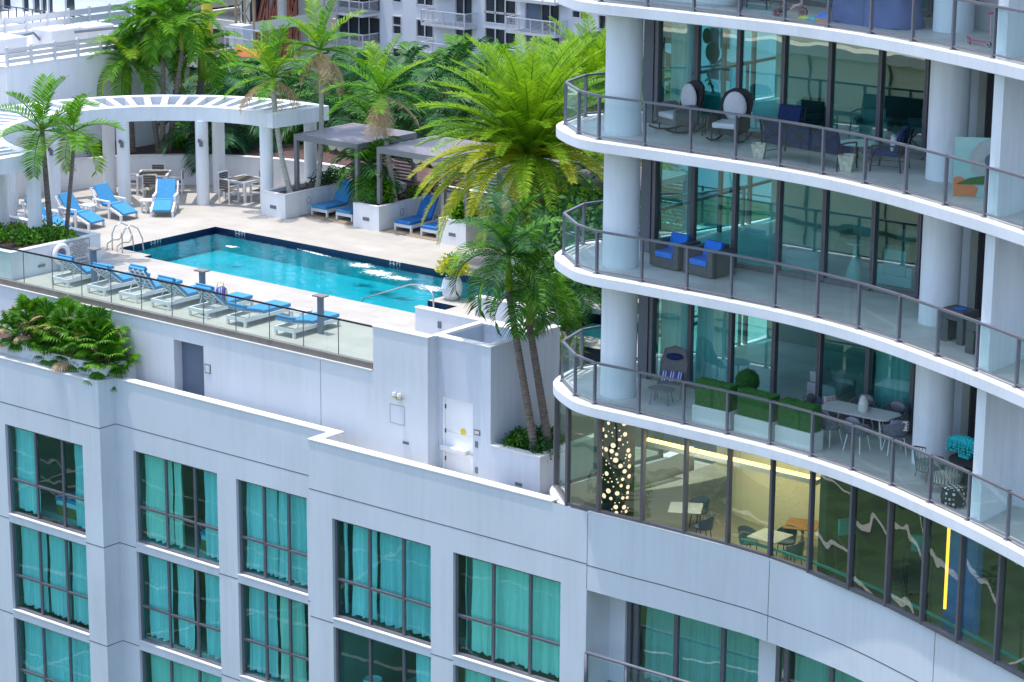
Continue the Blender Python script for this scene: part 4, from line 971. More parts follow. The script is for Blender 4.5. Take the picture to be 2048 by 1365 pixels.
def lounge_arm(label,loc,rz,pad='sofa_grey',mt='wicker_grey'):
    t=thing('woven_armchair',label,'chair',loc,rz); b=MB(); n=16
    A=[-.25+i*(PI+.5)/n for i in range(n+1)]; o1=[(.32*math.cos(a),.32*math.sin(a),.22) for a in A]; o3=[(.40*math.cos(a),.40*math.sin(a),.62+.12*math.sin(a)) for a in A]
    b.tube(o3,.018,6); b.tube(o1,.014,6)
    for i in range(n+1):
        b.tube([o1[i],o3[i]],.008,4)
        if i<n: b.tube([o1[i],o3[i+1]],.006,4)
    b.build('backrest',mt,t,world=False); MB().prism([(.33*math.cos(q*PI/8),.33*math.sin(q*PI/8)) for q in range(16)],.24,.40).build('seat_cushion',pad,t,world=False,bevel=.03,seg=2)
    for q in range(4): a=q*PI/2+PI/4; MB().tube([(.28*math.cos(a),.28*math.sin(a),.24),(.34*math.cos(a),.34*math.sin(a),0)],.014,6).build('leg','wood',t,world=False)
    return t
lounge_arm('pale woven armchair with grey pads beside the right column foot',(-27.35,49.35,z1),R(150))
lounge_arm('pale woven armchair with a beige seat behind the patterned pouf',(-26.6,48.75,z1),R(190),'canvas')
o=MB(); o.lathe((0,0),[(.22,0),(.27,.05),(.29,.2),(.27,.38),(.20,.44),(.05,.45)],24); o=o.build('pouf','pouf_pattern',None,world=False,smooth=True); o.location=(-25.95,47.95,z1); tag(o,'black and white patterned pouf close to the railing','pouf')
# ---- top balcony: covered furniture, tricycle, scooter, towels, round bench
t=MB(); n=22; mrows=8; rb=random.Random(2)
import itertools
W0,D0=2.25,.95; vs=[];fs=[]
for j in range(mrows+1):
    tz=j/mrows
    for i in range(n):
        a=2*PI*i/n; k=1.0-.10*tz+.04*math.sin(3*a+j*1.1)*(1-tz)+.02*math.sin(7*a); cx=abs(math.cos(a))**.5*(1 if math.cos(a)>0 else -1); cy=abs(math.sin(a))**.5*(1 if math.sin(a)>0 else -1)
        vs.append((W0/2*cx*k,D0/2*cy*k,1.02*tz+(.03*math.sin(5*a) if j==0 else .05*math.sin(2*a+1)*tz)))
for j in range(mrows):
    for i in range(n): i2=(i+1)%n; fs.append((j*n+i,j*n+i2,(j+1)*n+i2,(j+1)*n+i))
fs.append(tuple(mrows*n+i for i in range(n)))
t.add(vs,fs); o=t.build('furniture_cover','tarp',None,world=False,smooth=True); o.location=(-29.75,50.2,z4); o.rotation_euler=(0,0,R(-8)); tag(o,'wrinkled blue violet cover over furniture on the top balcony','cover')
t=thing('tricycle','small pink and black child tricycle on the top balcony','tricycle',(-31.95,50.05,z4),R(8))
def wheel(name,parent,c,r,w,axis='x',rim='pink',tyre='tri_dark'):
    # disc wheel turning about the y axis
    o=MB(); n=20
    for (rr,ww,mi) in ((r,w,0),):
        vs=[(c[0]+rr*math.cos(a),c[1]-ww/2,c[2]+rr*math.sin(a)) for a in [2*PI*q/n for q in range(n)]]+[(c[0]+rr*math.cos(a),c[1]+ww/2,c[2]+rr*math.sin(a)) for a in [2*PI*q/n for q in range(n)]]
        o.add(vs,[tuple(range(n)),tuple(range(2*n-1,n-1,-1))]+[(q,n+q,n+(q+1)%n,(q+1)%n) for q in range(n)])
    w1=o.build(name,tyre,parent,world=False)
    o=MB(); o.tube([(c[0]+r*.72*math.cos(2*PI*q/n),c[1]-w/2-.004,c[2]+r*.72*math.sin(2*PI*q/n)) for q in range(n)],.012,5,closed=True); o.build('rim',rim,w1,world=False); return w1
wheel('wheel',t,(.30,0,.115),.115,.05); wheel('wheel',t,(-.30,-.16,.085),.085,.04); wheel('wheel',t,(-.32,.16,.085),.085,.04)
f=MB(); f.tube([(-.31,-.16,.085),(-.31,.16,.085)],.012,6); f.tube([(-.31,0,.09),(-.15,0,.16),(.0,0,.18)],.022,6); f.tube([(.30,0,.115),(.28,0,.26)],.02,6); f.build('frame','tri_dark',t,world=False)
f=MB(); f.tube([(-.02,0,.17),(.10,0,.26),(.27,0,.32),(.24,0,.48)],.03,8); f.tube([(.24,-.15,.50),(.24,.15,.50)],.016,6); f.build('pink_frame','pink_pale',t,world=False)
f=MB(); f.lathe((-.10,0),[(.07,.26),(.10,.29),(.06,.31)],14); f.build('seat','tri_dark',t,world=False)
mb=MB(); rb=random.Random(11); 
for nm,mt_,c0,cnt in (('beach_towel','yellow_green',(-31.05,49.75),0),):
    pass
def heap(label,loc,R0,H,mt_,seed,name='towel',cat='towel'):
    rb=random.Random(seed); n=20; vs=[(0,0,H)];fs=[]
    for j in range(1,5):
        for i in range(n): a=2*PI*i/n; r=R0*j/4*(1+.25*math.sin(a*3+seed)+.12*math.sin(a*5)); vs.append((r*math.cos(a),r*.55*math.sin(a),max(.004,H*(1-(j/4)**1.6)+rb.uniform(-.02,.02)*(j<4))))
    for i in range(n): fs.append((0,1+i,1+(i+1)%n))
    for j in range(3):
        for i in range(n): fs.append((1+j*n+i,1+(j+1)*n+i,1+(j+1)*n+(i+1)%n,1+j*n+(i+1)%n))
    o=MB().add(vs,fs).build(name,mt_,None,world=False,smooth=True); o.location=loc; tag(o,label,cat); return o
heap('crumpled teal towel lying behind the tricycle',(-31.2,49.78,z4),.20,.10,'teal_coral',1)
heap('crumpled yellow green towel in the heap behind the tricycle',(-31.45,49.84,z4),.18,.09,'yellow_green',2)
heap('crumpled orange red towel in the heap near the covered furniture',(-30.88,49.68,z4),.17,.08,'orange',3)
heap('bright blue cloth bag lying by the covered furniture',(-31.05,50.02,z4),.22,.20,'bright_blue',4,'cloth_bag','bag')
t=thing('kick_scooter','red pink child kick scooter on the top balcony beside the wall','scooter',(-26.3,48.72,z4),R(-12))
f=MB(); f.box(-.30,.22,-.05,.05,.07,.10); f.tube([(-.34,0,.08),(-.38,0,.16),(-.30,0,.12)],.025,6); f.build('deck','pink',t,world=False)
f=MB(); f.tube([(.27,0,.10),(.24,0,.72)],.014,8); f.build('stem','pink_pale',t,world=False)
f=MB(); f.tube([(.24,-.13,.72),(.24,.13,.72)],.022,8); f.build('handlebar','pink',t,world=False)
wheel('wheel',t,(.27,-.07,.06),.06,.03,rim='sign_face'); wheel('wheel',t,(.27,.07,.06),.06,.03,rim='sign_face'); wheel('wheel',t,(-.34,0,.05),.05,.03,rim='sign_face')
t=MB(); t.lathe((0,0),[(1.1,.0),(1.15,.10),(1.25,.38),(1.2,.42),(.3,.44)],40,sx=1.0,sy=.6); o=t.build('round_daybed','balcony_white',None,world=False,smooth=True); o.location=(-35.1,50.9,z4+.0); tag(o,'large low white round daybed on the left of the top balcony','daybed')
side_table('coffee_table','low dark oval table on the top balcony next to the white daybed',(-33.4,50.6,z4),.45,.35,'navy')
lounge_arm('dark woven chair on the top balcony between oval table and tricycle',(-32.9,51.2,z4),R(0),'cushion_white','wicker_dark')
mb=MB(); mb.box(-28.2,-27.0,51.05,51.25,0+z4,1.9+z4); o=mb.build('wardrobe_panel','sofa_white'); tag(o,'tall pale panels stored upright behind the scooter','panel')
# ------------------------------------------------ indoor furniture seen through the glass
def sofa(label,loc,rz,W,mt_,name='sofa',cat='sofa',H=.8):
    t=thing(name,label,cat,loc,rz); b=MB(); b.box(-W/2,W/2,-.42,.42,.10,.36); b.box(-W/2,-W/2+.16,-.42,.42,.36,.60); b.box(W/2-.16,W/2,-.42,.42,.36,.60); b.build('frame',mt_,t,world=False,bevel=.03,seg=2)
    b=MB(); b.add([(-W/2+.16,.14,.36),(W/2-.16,.14,.36),(W/2-.16,.24,H),(-W/2+.16,.24,H),(-W/2+.16,.42,.36),(W/2-.16,.42,.36),(W/2-.16,.46,H),(-W/2+.16,.46,H)],[(0,1,2,3),(7,6,5,4),(3,2,6,7),(0,3,7,4),(1,5,6,2),(0,4,5,1)]); b.build('backrest',mt_,t,world=False,bevel=.04,seg=2)
    MB().box(-W/2+.17,W/2-.17,-.43,.13,.365,.50).build('seat_cushion',mt_,t,world=False,bevel=.03,seg=2); return t
sofa('pale recliner with raised footrest behind the glass of the middle floor',(-33.2,52.95,z2),R(-60),.95,'sofa_white','recliner','recliner',1.05)
sofa('pale armchair with its back to the glass on the middle floor',(-30.35,52.95,z2),R(180),.95,'sofa_white','armchair','chair',1.0)
sofa('grey sofa deeper in the middle floor room',(-32.4,55.3,z2),R(0),2.2,'sofa_grey')
t=thing('pedestal_table','white waisted pedestal table behind the middle floor glass','table',(-31.55,52.7,z2)); MB().lathe((0,0),[(.02,.92),(.24,.95),(.26,1.0)],24).build('tabletop','resin_white',t,world=False); MB().lathe((0,0),[(.22,0),(.20,.25),(.10,.55),(.05,.80),(.09,.93)],24).build('stem','resin_white',t,world=False)
t=thing('bar_table','square bar table with crossed metal legs behind the middle floor glass','table',(-28.95,53.0,z2),R(10)); MB().box(-.4,.4,-.3,.3,.80,.83).build('tabletop','tri_dark',t,world=False)
f=MB()
for s in (-1,1): f.tube([(-.38,s*.28,.8),(-.38,s*.28,0)],.012,6); f.tube([(.38,s*.28,.8),(.38,s*.28,0)],.012,6); f.tube([(s*.38,-.28,.78),(0,-.28,.4),(s*.38,-.28,.02)],.012,6); f.tube([(-s*.38,.28,.78),(s*.38,.28,.02)],.012,6)
f.build('frame','steel',t,world=False)
bt=MB().lathe((0,0),[(.035,0),(.04,.16),(.015,.22),(.015,.28)],12).build('bottle','glass_green',None,world=False)
for i in range(7): 
    o=bt if i==0 else bt.copy()
    if i: col.objects.link(o)
    o.location=(-29.25+.1*i,52.95+.06*(i%3),z2+.831); o['label']='small bottle or glass on the bar table behind the glass'; o['category']='bottle'; o['group']='bottles on the indoor bar table'
lounge_arm('pale high backed chair right of the indoor bar table',(-28.45,53.5,z2),R(90),'sofa_white','sofa_grey')
sofa('white sofa end inside the open door of the lowest floor',(-32.35,53.15,z1),R(90),1.0,'sofa_white','sofa','sofa',.85)
sofa('pale green grey sofa deep in the lowest floor room',(-30.4,55.2,z1),R(0),2.4,'sofa_grey')
sofa('dark armchair indoors behind the striped curtain bay of the upper floor',(-33.5,53.6,z3),R(30),.9,'box_grey','armchair','chair')
sofa('long dark sofa indoors on the upper floor near the right column',(-29.6,53.6,z3),R(190),2.2,'box_grey')
sofa('grey patterned armchair indoors on the upper floor behind the navy loveseat',(-31.6,53.3,z3),R(20),.9,'sofa_grey','armchair','chair')
t=thing('floor_lamp','tall bent floor lamp indoors at the left end of the upper floor','lamp',(-36.2,53.3,z3)); f=MB(); f.tube([(0,0,0),(0,0,.6),(-.25,0,1.2),(.25,0,1.7),(.10,0,2.3)],.03,8); f.build('stem','wood',t,world=False); c=MB(); ell(c,(-.12,0,1.75),.22,.05,.26); ell(c,(-.3,0,2.15),.14,.05,.2); c.build('shade','turf',t,world=False,smooth=True)
o=MB().box(-.35,.35,-.2,.2,0,.75).build('side_cabinet','teal_box',None,world=False); o.location=(-35.95,53.0,z3); tag(o,'pale teal cabinet indoors behind the left rocking chair','cabinet')
# lounge level tables and chairs, gym machines
def cafe_table(label,loc,rz,mt_='marble'):
    t=thing('cafe_table',label,'table',loc,rz); MB().box(-.42,.42,-.42,.42,.72,.75).build('tabletop',mt_,t,world=False,bevel=.01,seg=1); MB().lathe((0,0),[(.26,0),(.05,.06),(.04,.72)],16).build('pedestal','steel',t,world=False)
zl=ZP-.55
cafe_table('white square cafe table in the glazed lounge beside the curved wall',(-35.2,51.0,zl),R(30)); cafe_table('brown square cafe table deeper in the glazed lounge',(-32.2,51.8,zl),R(20),'wood'); cafe_table('white square cafe table in the glazed lounge right by the glass',(-32.35,50.55,zl),R(0))
def shell_chair():
    t=thing('shell_chair','x','chair',(0,0,0),0,'blue shell chairs in the glazed lounge'); b=MB(); n=12; A=[-.1+i*(PI+.2)/n for i in range(n+1)]; o1=[(.24*math.cos(a),.24*math.sin(a),.44) for a in A]; o3=[(.28*math.cos(a),.28*math.sin(a),.66+.12*math.sin(a)) for a in A]
    b.add(o1+o3,[(i,i+1,n+2+i,n+1+i) for i in range(n)]); b.build('backrest','door_blue',t,world=False); MB().prism([(.24*math.cos(q*PI/6),.24*math.sin(q*PI/6)) for q in range(12)],.41,.46).build('seat','door_blue',t,world=False)
    for q in range(4): a=q*PI/2+PI/4; MB().tube([(.18*math.cos(a),.18*math.sin(a),.41),(.24*math.cos(a),.24*math.sin(a),0)],.012,6).build('leg','tri_dark',t,world=False)
    return t
sc=shell_chair()
for i,(x,y,r_,lb) in enumerate([(-35.3,51.75,0,'blue shell chair behind the white table by the curved lounge wall'),(-34.5,50.8,-80,'blue shell chair right of the white table by the curved lounge wall'),(-32.3,51.2,0,'blue shell chair between the brown and white lounge tables'),(-31.7,50.6,-90,'blue shell chair right of the glass side lounge table'),(-33.0,50.6,90,'blue shell chair left of the glass side lounge table')]): put(sc,i==0,(x,y,zl),R(r_),lb)
def gym(label,x,y,rz):
    t=thing('exercise_machine',label,'machine',(x,y,zl),rz); b=MB(); b.box(-.3,.3,-.8,.8,.0,.14); b.build('base','tri_dark',t,world=False); b=MB(); b.tube([(-.28,.6,.1),(-.3,.8,1.3),(-.28,.2,1.0)],.04,6); b.tube([(.28,.6,.1),(.3,.8,1.3),(.28,.2,1.0)],.04,6); b.tube([(-.3,.1,.5),(-.45,-.3,1.5),(-.35,-.5,.3)],.03,6); b.build('frame','tri_dark',t,world=False); b=MB(); b.box(-.22,.22,.72,.80,1.2,1.6); b.build('console','teal_coral',t,world=False)
gym('black exercise machine with turquoise console, left one behind the glass',-23.6,47.9,R(40)); gym('black exercise machine with turquoise console, right one behind the glass',-22.2,47.1,R(40)); gym('black exercise machine far left of the gym next to the dark partition',-29.6,50.3,R(60)); gym('black exercise machine between the cool ceiling light and blue pier',-27.9,50.1,R(30))
# ================================================================== PERGOLA
pc=(-63.3,59.5)
def arc(r,a0,a1,n): return [(pc[0]+r*math.cos(R(a0+(a1-a0)*i/n)),pc[1]+r*math.sin(R(a0+(a1-a0)*i/n))) for i in range(n+1)]
pg=thing('pergola','large curved white pergola with radial slats wrapping the far end of the pool deck','pergola',(pc[0],pc[1],0))
A0,A1=84,270
def ring(mb,r0,r1,a0,a1,z0,z1,n=60):
    a=arc(r0,a0,a1,n); b=arc(r1,a0,a1,n); vs=[];fs=[]
    for p,q in zip(a,b): vs+=[(p[0],p[1],z0),(q[0],q[1],z0),(q[0],q[1],z1),(p[0],p[1],z1)]
    for i in range(n):
        o=i*4; k=o+4
        for j in range(4): j2=(j+1)%4; fs.append((o+j,o+j2,k+j2,k+j))
    fs+=[(3,2,1,0),(n*4,n*4+1,n*4+2,n*4+3)]
    mb.add(vs,fs); return mb
ring(MB(),5.15,5.5,A0,A1,3.08,3.60).build('inner_beam','white_wall',pg)
ring(MB(),7.45,7.80,A0,A1,3.08,3.60).build('outer_beam','white_wall',pg)
for a in (A0,A1):
    e=MB()
    s=1 if a==A0 else -1; p=arc(5.5,a,a,1)[0]; q=arc(7.45,a,a,1)[0]; d=Vector((q[1]-p[1],-(q[0]-p[0]))).normalized()*.001
    t=Vector((-math.sin(R(a)),math.cos(R(a))))*.35*s
    e.add([(p[0],p[1],3.08),(q[0],q[1],3.08),(q[0]+t.x,q[1]+t.y,3.08),(p[0]+t.x,p[1]+t.y,3.08),(p[0],p[1],3.598),(q[0],q[1],3.598),(q[0]+t.x,q[1]+t.y,3.598),(p[0]+t.x,p[1]+t.y,3.598)],[(0,3,2,1),(4,5,6,7),(0,1,5,4),(1,2,6,5),(2,3,7,6),(3,0,4,7)]); e.build('end_beam','white_wall',pg)
k=0; a=A0+7.0
while a<A1-5:
    p=arc(5.5,a,a,1)[0]; q=arc(7.45,a,a,1)[0]
    MB().bar((p[0],p[1],3.40),(q[0],q[1],3.40),.23,.36).build('slat','white_wall',pg); a+=5.35
cols=[(5.33,90),(5.33,119),(5.33,149.7),(5.33,180),(5.33,209),(5.33,240),(5.33,268),(7.62,90),(7.62,119.4),(7.62,150),(7.62,180),(7.62,209),(7.62,240)]
for r,a in cols:
    c=arc(r,a,a,1)[0]; MB().cyl(c,.235,0,3.08,28).build('column','white_wall',pg,smooth=False)
def lamp_on_col(r,a,lb):
    c=arc(r,a,a,1)[0]; v=Vector((.62,-.78))*.24; o=MB(); o.obox((c[0]+v.x*1.15,c[1]+v.y*1.15,2.28),(.16,.12,.20),R(-38)); o.obox((c[0]+v.x*1.05-.05,c[1]+v.y*1.05-.04,2.38),(.1,.1,.12),R(-38)); o=o.build('wall_lamp','frame_mid',None,world=False); tag(o,lb,'lamp','square lamps on the pergola columns')
lamp_on_col(5.33,180,'small grey square lamp on the pergola column nearest the tall wall'); lamp_on_col(5.33,149.7,'small grey square lamp on the pergola column left of the slatted dining table'); lamp_on_col(5.33,119,'small grey square lamp on the pergola column between the two dining tables')
# low curved bed wall and its soil
w=thing('bed_wall','low curved grey wall holding the palm bed behind the pergola','wall',(pc[0],pc[1]+8.85,0))
ring(MB(),8.85,9.1,62,162,0,1.10,50).build('wall','white_wall',w); ring(MB(),8.83,9.12,62,162,1.10,1.14,50).build('cap','cap',w)
a=arc(9.1,62,162,30); s=MB(); s.prism(a+[(-71.8,68.5),(-66,72),(-58,70)],.8,1.06); o=s.build('palm_bed','soil'); struct(o)
# tall utility wall with louvre screens, mechanical roof
tw=thing('utility_building','tall pale utility block with louvred roof screens behind the palms','building',(-73,64,0))
w=MB(); w.box(-90,-71.87,60.3,68.5,0,4.80); w.build('wall','white_wall',tw)
w=MB(); w.box(-72.2,-71.85,60.28,68.52,4.80,4.85); w.box(-90,-72.2,60.28,60.6,4.80,4.85); w.build('cap','cap',tw)
def louver(X,y0,y1,z0,z1,n,posts,name='louver_screen'):
    f=MB()
    for i in range(n):
        z=z0+(z1-z0)*(i+.5)/n; h=(z1-z0)/n*.42
        f.add([(X-.04,y0,z-h),(X-.04,y1,z-h),(X+.05,y1,z+h),(X+.05,y0,z+h)],[(0,1,2,3)])
    y=y0
    for i in range(posts+1): y=y0+(y1-y0)*i/posts; f.box(X-.06,X+.06,y-.04,y+.04,z0-.05,z1+.05)
    return f.build(name,'bg_metal_white',tw)
louver(-71.95,60.4,68.3,4.92,5.50,3,7)
louver(-78,60,72,4.4,5.6,4,11)
MB().box(-77.5,-73,60.8,68,4.82,4.86).build('roof','cap',tw)
for i,(y,h) in enumerate(((62.0,.22),(64.6,.3),(66.4,.25))):
    o=MB().box(-75.5,-74.3,y,y+1.4,4.86,4.86+h+.35).build('roof_unit','bg_metal_white',tw,bevel=.05,seg=2)
MB().tube([(-75.0,63.4,4.9),(-75,63.7,5.35),(-75,64.3,5.4),(-75,64.6,5.1)],.05,8).build('duct','pillar_grey',tw); MB().tube([(-74.0,65.5,5.4),(-74,67.6,5.35)],.06,6).build('duct','pillar_grey',tw)
# ================================================================== FURNITURE ON THE POOL DECK
def lounger(ang,name='sun_lounger'):
    t=thing(name,'x','sun lounger',(0,0,0))
    f=MB(); W=.36
    for s in (-1,1): f.box(s*W-.03,s*W+.03,0.0,2.0,.16,.27)
    f.box(-W+.03,W-.03,0,.06,.16,.27); f.box(-W+.03,W-.03,1.94,2.0,.16,.27)
    for i in range(9): y=.86+i*.125; f.box(-W+.03,W-.03,y,y+.05,.24,.262)
    f.build('frame','white_plastic',t,world=False)
    for s in (-1,1):
        for y in (.04,1.96): MB().box(s*W-.035,s*W+.035,y-.035,y+.035,0,.16).build('leg','white_plastic',t,world=False)
    ca,sa=math.cos(ang),math.sin(ang); L_=.80
    P=lambda u,d:(0,.80-u*ca+d*sa*1, .275+u*sa+d*ca)   # u along the back, d above it
    def q(x,u,d): p=P(u,d); return (x,p[1],p[2])
    b=MB()
    def slab_(x0,x1,u0,u1,d0,d1):
        b.add([q(x0,u0,d0),q(x1,u0,d0),q(x1,u1,d0),q(x0,u1,d0),q(x0,u0,d1),q(x1,u0,d1),q(x1,u1,d1),q(x0,u1,d1)],[(0,1,2,3),(7,6,5,4),(0,4,5,1),(1,5,6,2),(2,6,7,3),(3,7,4,0)])
    for x in (-.33,-.11,.11,.33): slab_(x-.018,x+.018,0,L_,0,.03)
    for i in range(5): u=.06+i*.165; slab_(-.33,.33,u,u+.03,.004,.026)
    b.build('backrest_frame','white_plastic',t,world=False)
    if ang>.1:
        s=MB(); a=q(0,.45,0)
        for x in (-.25,.25): s.bar((x,a[1],a[2]),(x,.30,.2),.02,.02)
        s.bar((-.25,.30,.2),(.25,.30,.2),.02,.02); s.build('prop','white_plastic',t,world=False)
    b=MB(); slab_(-.345,.345,.02,L_+.03,.03,.13); b.build('back_cushion','cushion_blue',t,world=False,bevel=.025,seg=3)
    b=MB(); slab_(-.345,.345,L_-.10,L_+.05,.133,.19); b.build('head_cushion','cushion_blue',t,world=False,bevel=.02,seg=2)
    b=MB(); b.box(-.345,.345,.82,2.03,.272,.38); b.build('seat_cushion','cushion_blue',t,world=False,bevel=.025,seg=3)
    return t
GL='sun loungers in a row behind the glass balustrade'
Lx=[-60.1,-58.43,-56.98,-55.56,-53.93,-52.33,-50.35]
La=[41,38,56,42,42,15,12]
Ll=['sun lounger with raised back, first in the row beside the life ring','sun lounger with raised back, second from the life ring behind the dark post',
 'sun lounger with the steepest raised back, third in the row','sun lounger with raised back, fourth in the row just before the middle dark post',
 'sun lounger with raised back holding the striped beach bag','sun lounger with nearly flat back next to the small white table','sun lounger with flat back at the right end of the row by the dark post']
for x,a,l in zip(Lx,La,Ll):
    t=lounger(R(a)); t.location=(x,52.17,0); t['label']=l; t['group']=GL
for i,(x,y,l) in enumerate(((-61.25,65.35,'sun lounger with raised back inside the first cabana from the pergola'),(-60.05,65.35,'sun lounger inside the first cabana, mostly hidden by the planter'),(-57.25,65.3,'sun lounger with steep back inside the second cabana'),(-56.0,65.25,'sun lounger inside the second cabana, mostly hidden by the planter'))):
    t=lounger(R(62 if i%2==0 else 30)); t.location=(x,y+2.0,0); t.rotation_euler=(0,0,PI); t['label']=l; t['group']='sun loungers inside the cabanas'
    for ch in t.children:
        if 'cushion' in ch.name: ch.data.materials[0]=M['cushion_deep' if i>1 else 'cushion_blue']
def round_table(label,loc,r=.27,h=.48,grp=None):
    t=thing('side_table',label,'table',loc,0,grp); MB().lathe((0,0),[(r-.01,h-.04),(r,h-.03),(r,h),(r-.01,h)],24).build('tabletop','white_plastic',t,world=False)
    for k in range(4):
        a=k*PI/2+.6; MB().obox((r*.7*math.cos(a),r*.7*math.sin(a),h/2-.02),(.06,.05,h-.04),a).build('leg','white_plastic',t,world=False)
    f=MB(); f.bar((-r*.6,0,.12),(r*.6,0,.12),.03,.03); f.build('stretcher','white_plastic',t,world=False)
G2='round white side tables between the armed lounge chairs'
for (x,y,l) in ((-66.36,61.84,'round white side table left of the armed lounge chair facing the pool'),(-67.28,59.9,'round white side table between the two middle armed lounge chairs'),(-67.5,58.35,'round white side table between the two left armed lounge chairs'),(-67.55,57.1,'round white side table beside the leftmost armed lounge chair')): round_table(l,(x,y,0),.27,.46,G2)
t=thing('side_table','low square white side table beside the flat backed sun lounger','table',(-51.15,53.75,0)); MB().box(-.24,.24,-.24,.24,.34,.38).build('tabletop','white_plastic',t,world=False)
for sx in (-1,1):
    for sy in (-1,1): MB().box(sx*.2-.03,sx*.2+.03,sy*.2-.03,sy*.2+.03,0,.34).build('leg','white_plastic',t,world=False)
def arm_chaise(label,loc,rz):
    # back at +y, feet towards -y
    t=thing('lounge_chair',label,'lounge chair',loc,rz,'armed lounge chairs with blue cushions'); f=MB(); W=.38
    prof=[(-.95,.16),(-.35,.42),(.15,.36)]  # side rail of seat and foot rest
    for s in (-1,1):
        f.bar((s*W,-.95,.18),(s*W,-.35,.40),.06,.07,(1,0,0)); f.bar((s*W,-.35,.40),(s*W,.18,.34),.06,.07,(1,0,0)); f.bar((s*W,.18,.34),(s*W,.62,1.0),.06,.06,(1,0,0))
        f.box(s*W-.045,s*W+.045,-.36,.50,.60,.64)
    for i in range(5): f.bar((-W,-.9+.13*i,.19+.05*i),(W,-.9+.13*i,.19+.05*i),.06,.02)
    f.bar((-W,.60,.97),(W,.60,.97),.05,.05); f.build('frame','white_plastic',t,world=False)
    for s in (-1,1):
        for y,z in ((-.93,.2),(-.33,.62),(.46,.62)): MB().box(s*W-.04,s*W+.04,y-.035,y+.035,0,z-.02).build('leg','white_plastic',t,world=False)
    def pad(name,a,b,th):
        d=Vector((0,b[0]-a[0],b[1]-a[1])).normalized(); n_=Vector((0,-d.z,d.y)) if d.y<0 else Vector((0,-d.z,d.y)); n_=n_ if n_.z>0 else -n_
        m=MB(); p=[Vector((0,a[0],a[1])),Vector((0,b[0],b[1]))]; x=.33; vs=[]
        for k_,h in ((0,0),(0,th)):
            for sx,pp in ((-x,p[0]),(x,p[0]),(x,p[1]),(-x,p[1])): v=pp+n_*h; vs.append((sx,v.y,v.z))
        m.add(vs,[(0,3,2,1),(4,5,6,7),(0,1,5,4),(1,2,6,5),(2,3,7,6),(3,0,4,7)]); m.build(name,'cushion_blue',t,world=False,bevel=.03,seg=3)
    pad('foot_cushion',(-1.02,.19),(-.36,.44),.09); pad('seat_cushion',(-.34,.44),(.12,.39),.09); pad('back_cushion',(.10,.42),(.56,1.06),.09)
    return t
arm_chaise('armed lounge chair with blue cushions facing the pool in front of the slatted dining table',(-65.95,62.35,0),R(38))
arm_chaise('blue cushioned armed lounge chair right of the leaning thin palm, nearest the ladder',(-66.85,60.55,0),R(90))
arm_chaise('armed lounge chair with blue cushions seen behind the two thin palms',(-66.65,58.75,0),R(95))
arm_chaise('leftmost armed lounge chair, partly hidden by a pergola column and thin palm',(-66.85,57.4,0),R(95))
def dining(label,loc,rz,mt_='olive_slat',s=1.1):
    t=thing('dining_table',label,'table',loc,rz); h=s/2; f=MB(); f.box(-h,h,-h,-h+.07,.70,.76); f.box(-h,h,h-.07,h,.70,.76); f.box(-h,-h+.07,-h+.07,h-.07,.70,.76); f.box(h-.07,h,-h+.07,h-.07,.70,.76); f.build('top_frame','white_plastic',t,world=False)
    m=MB(); n=11; w=(s-.14)/n
    for i in range(n): x=-h+.07+w*i; m.box(x+.006,x+w-.006,-h+.07,h-.07,.725,.752)
    m.build('tabletop',mt_,t,world=False)
    for sx in (-1,1):
        for sy in (-1,1): MB().box(sx*h-.04*sx-.04,sx*h-.04*sx+.04,sy*h-.04*sy-.04,sy*h-.04*sy+.04,0,.70).build('leg','white_plastic',t,world=False)
dining('square patio table with slatted top behind the armed lounge chair',(-68.75,64.45,0),R(38),'slat_stripes',1.15); dining('square patio table with brown top between two pergola columns',(-65.45,65.85,0),R(1))
def pchair():
    t=thing('patio_chair','x','chair',(0,0,0),0,'white framed patio chairs with brown slats'); f=MB()
    for s in (-1,1): f.bar((s*.25,-.22,.64),(s*.25,.24,.64),.05,.03); f.bar((s*.25,-.2,.40),(s*.25,.22,.40),.03,.04)
    f.bar((-.25,.26,.88),(.25,.26,.88),.03,.03); f.build('frame','white_plastic',t,world=False)
    for s in (-1,1): MB().bar((s*.25,-.22,.62),(s*.25,-.22,0),.04,.04,(1,0,0)).build('leg','white_plastic',t,world=False); MB().bar((s*.25,.27,.88),(s*.25,.26,0),.04,.04,(1,0,0)).build('leg','white_plastic',t,world=False)
    b=MB()
    for i in range(4): b.box(-.225,.225,.245,.27,.52+.09*i,.595+.09*i)
    b.build('backrest','brown_slat',t,world=False); b=MB()
    for i in range(5): b.box(-.225,.225,-.20+.085*i,-.125+.085*i,.415,.435)
    b.build('seat','brown_slat',t,world=False); return t
pcp=pchair(); k=0
for (cx,cy,r0,nm) in ((-68.75,64.45,38,'slatted patio table'),(-65.45,65.85,1,'brown topped patio table')):
    for i,w_ in enumerate(('far','left','near','right')):
        a=R(r0+90*i); put(pcp,k==0,(cx-math.sin(a)*.80,cy+math.cos(a)*.80,0),a,{'far':'patio chair on the far side of the ','left':'patio chair at the left of the ','near':'patio chair on the near side of the ','right':'patio chair at the right of the '}[w_]+nm); k+=1
# light posts
def deck_post():
    t=thing('light_post','x','post',(0,0,0),0,'dark T topped light posts behind the balustrade'); MB().box(-.075,.075,-.075,.075,0,1.12).build('post','door_blue',t,world=False,bevel=.01,seg=1); m=MB(); m.box(-.20,.20,-.15,.15,1.12,1.16); m.build('head','shoe_metal',t,world=False); return t
dpp=deck_post()
for i,(x,y,l) in enumerate(((-59.5,53.1,'dark T topped post beside the rules sign'),(-54.75,53.2,'dark T topped post in the middle of the lounger row'),(-49.8,53.15,'dark T topped post at the right end of the lounger row'))): put(dpp,i==0,(x,y,0),0,l)
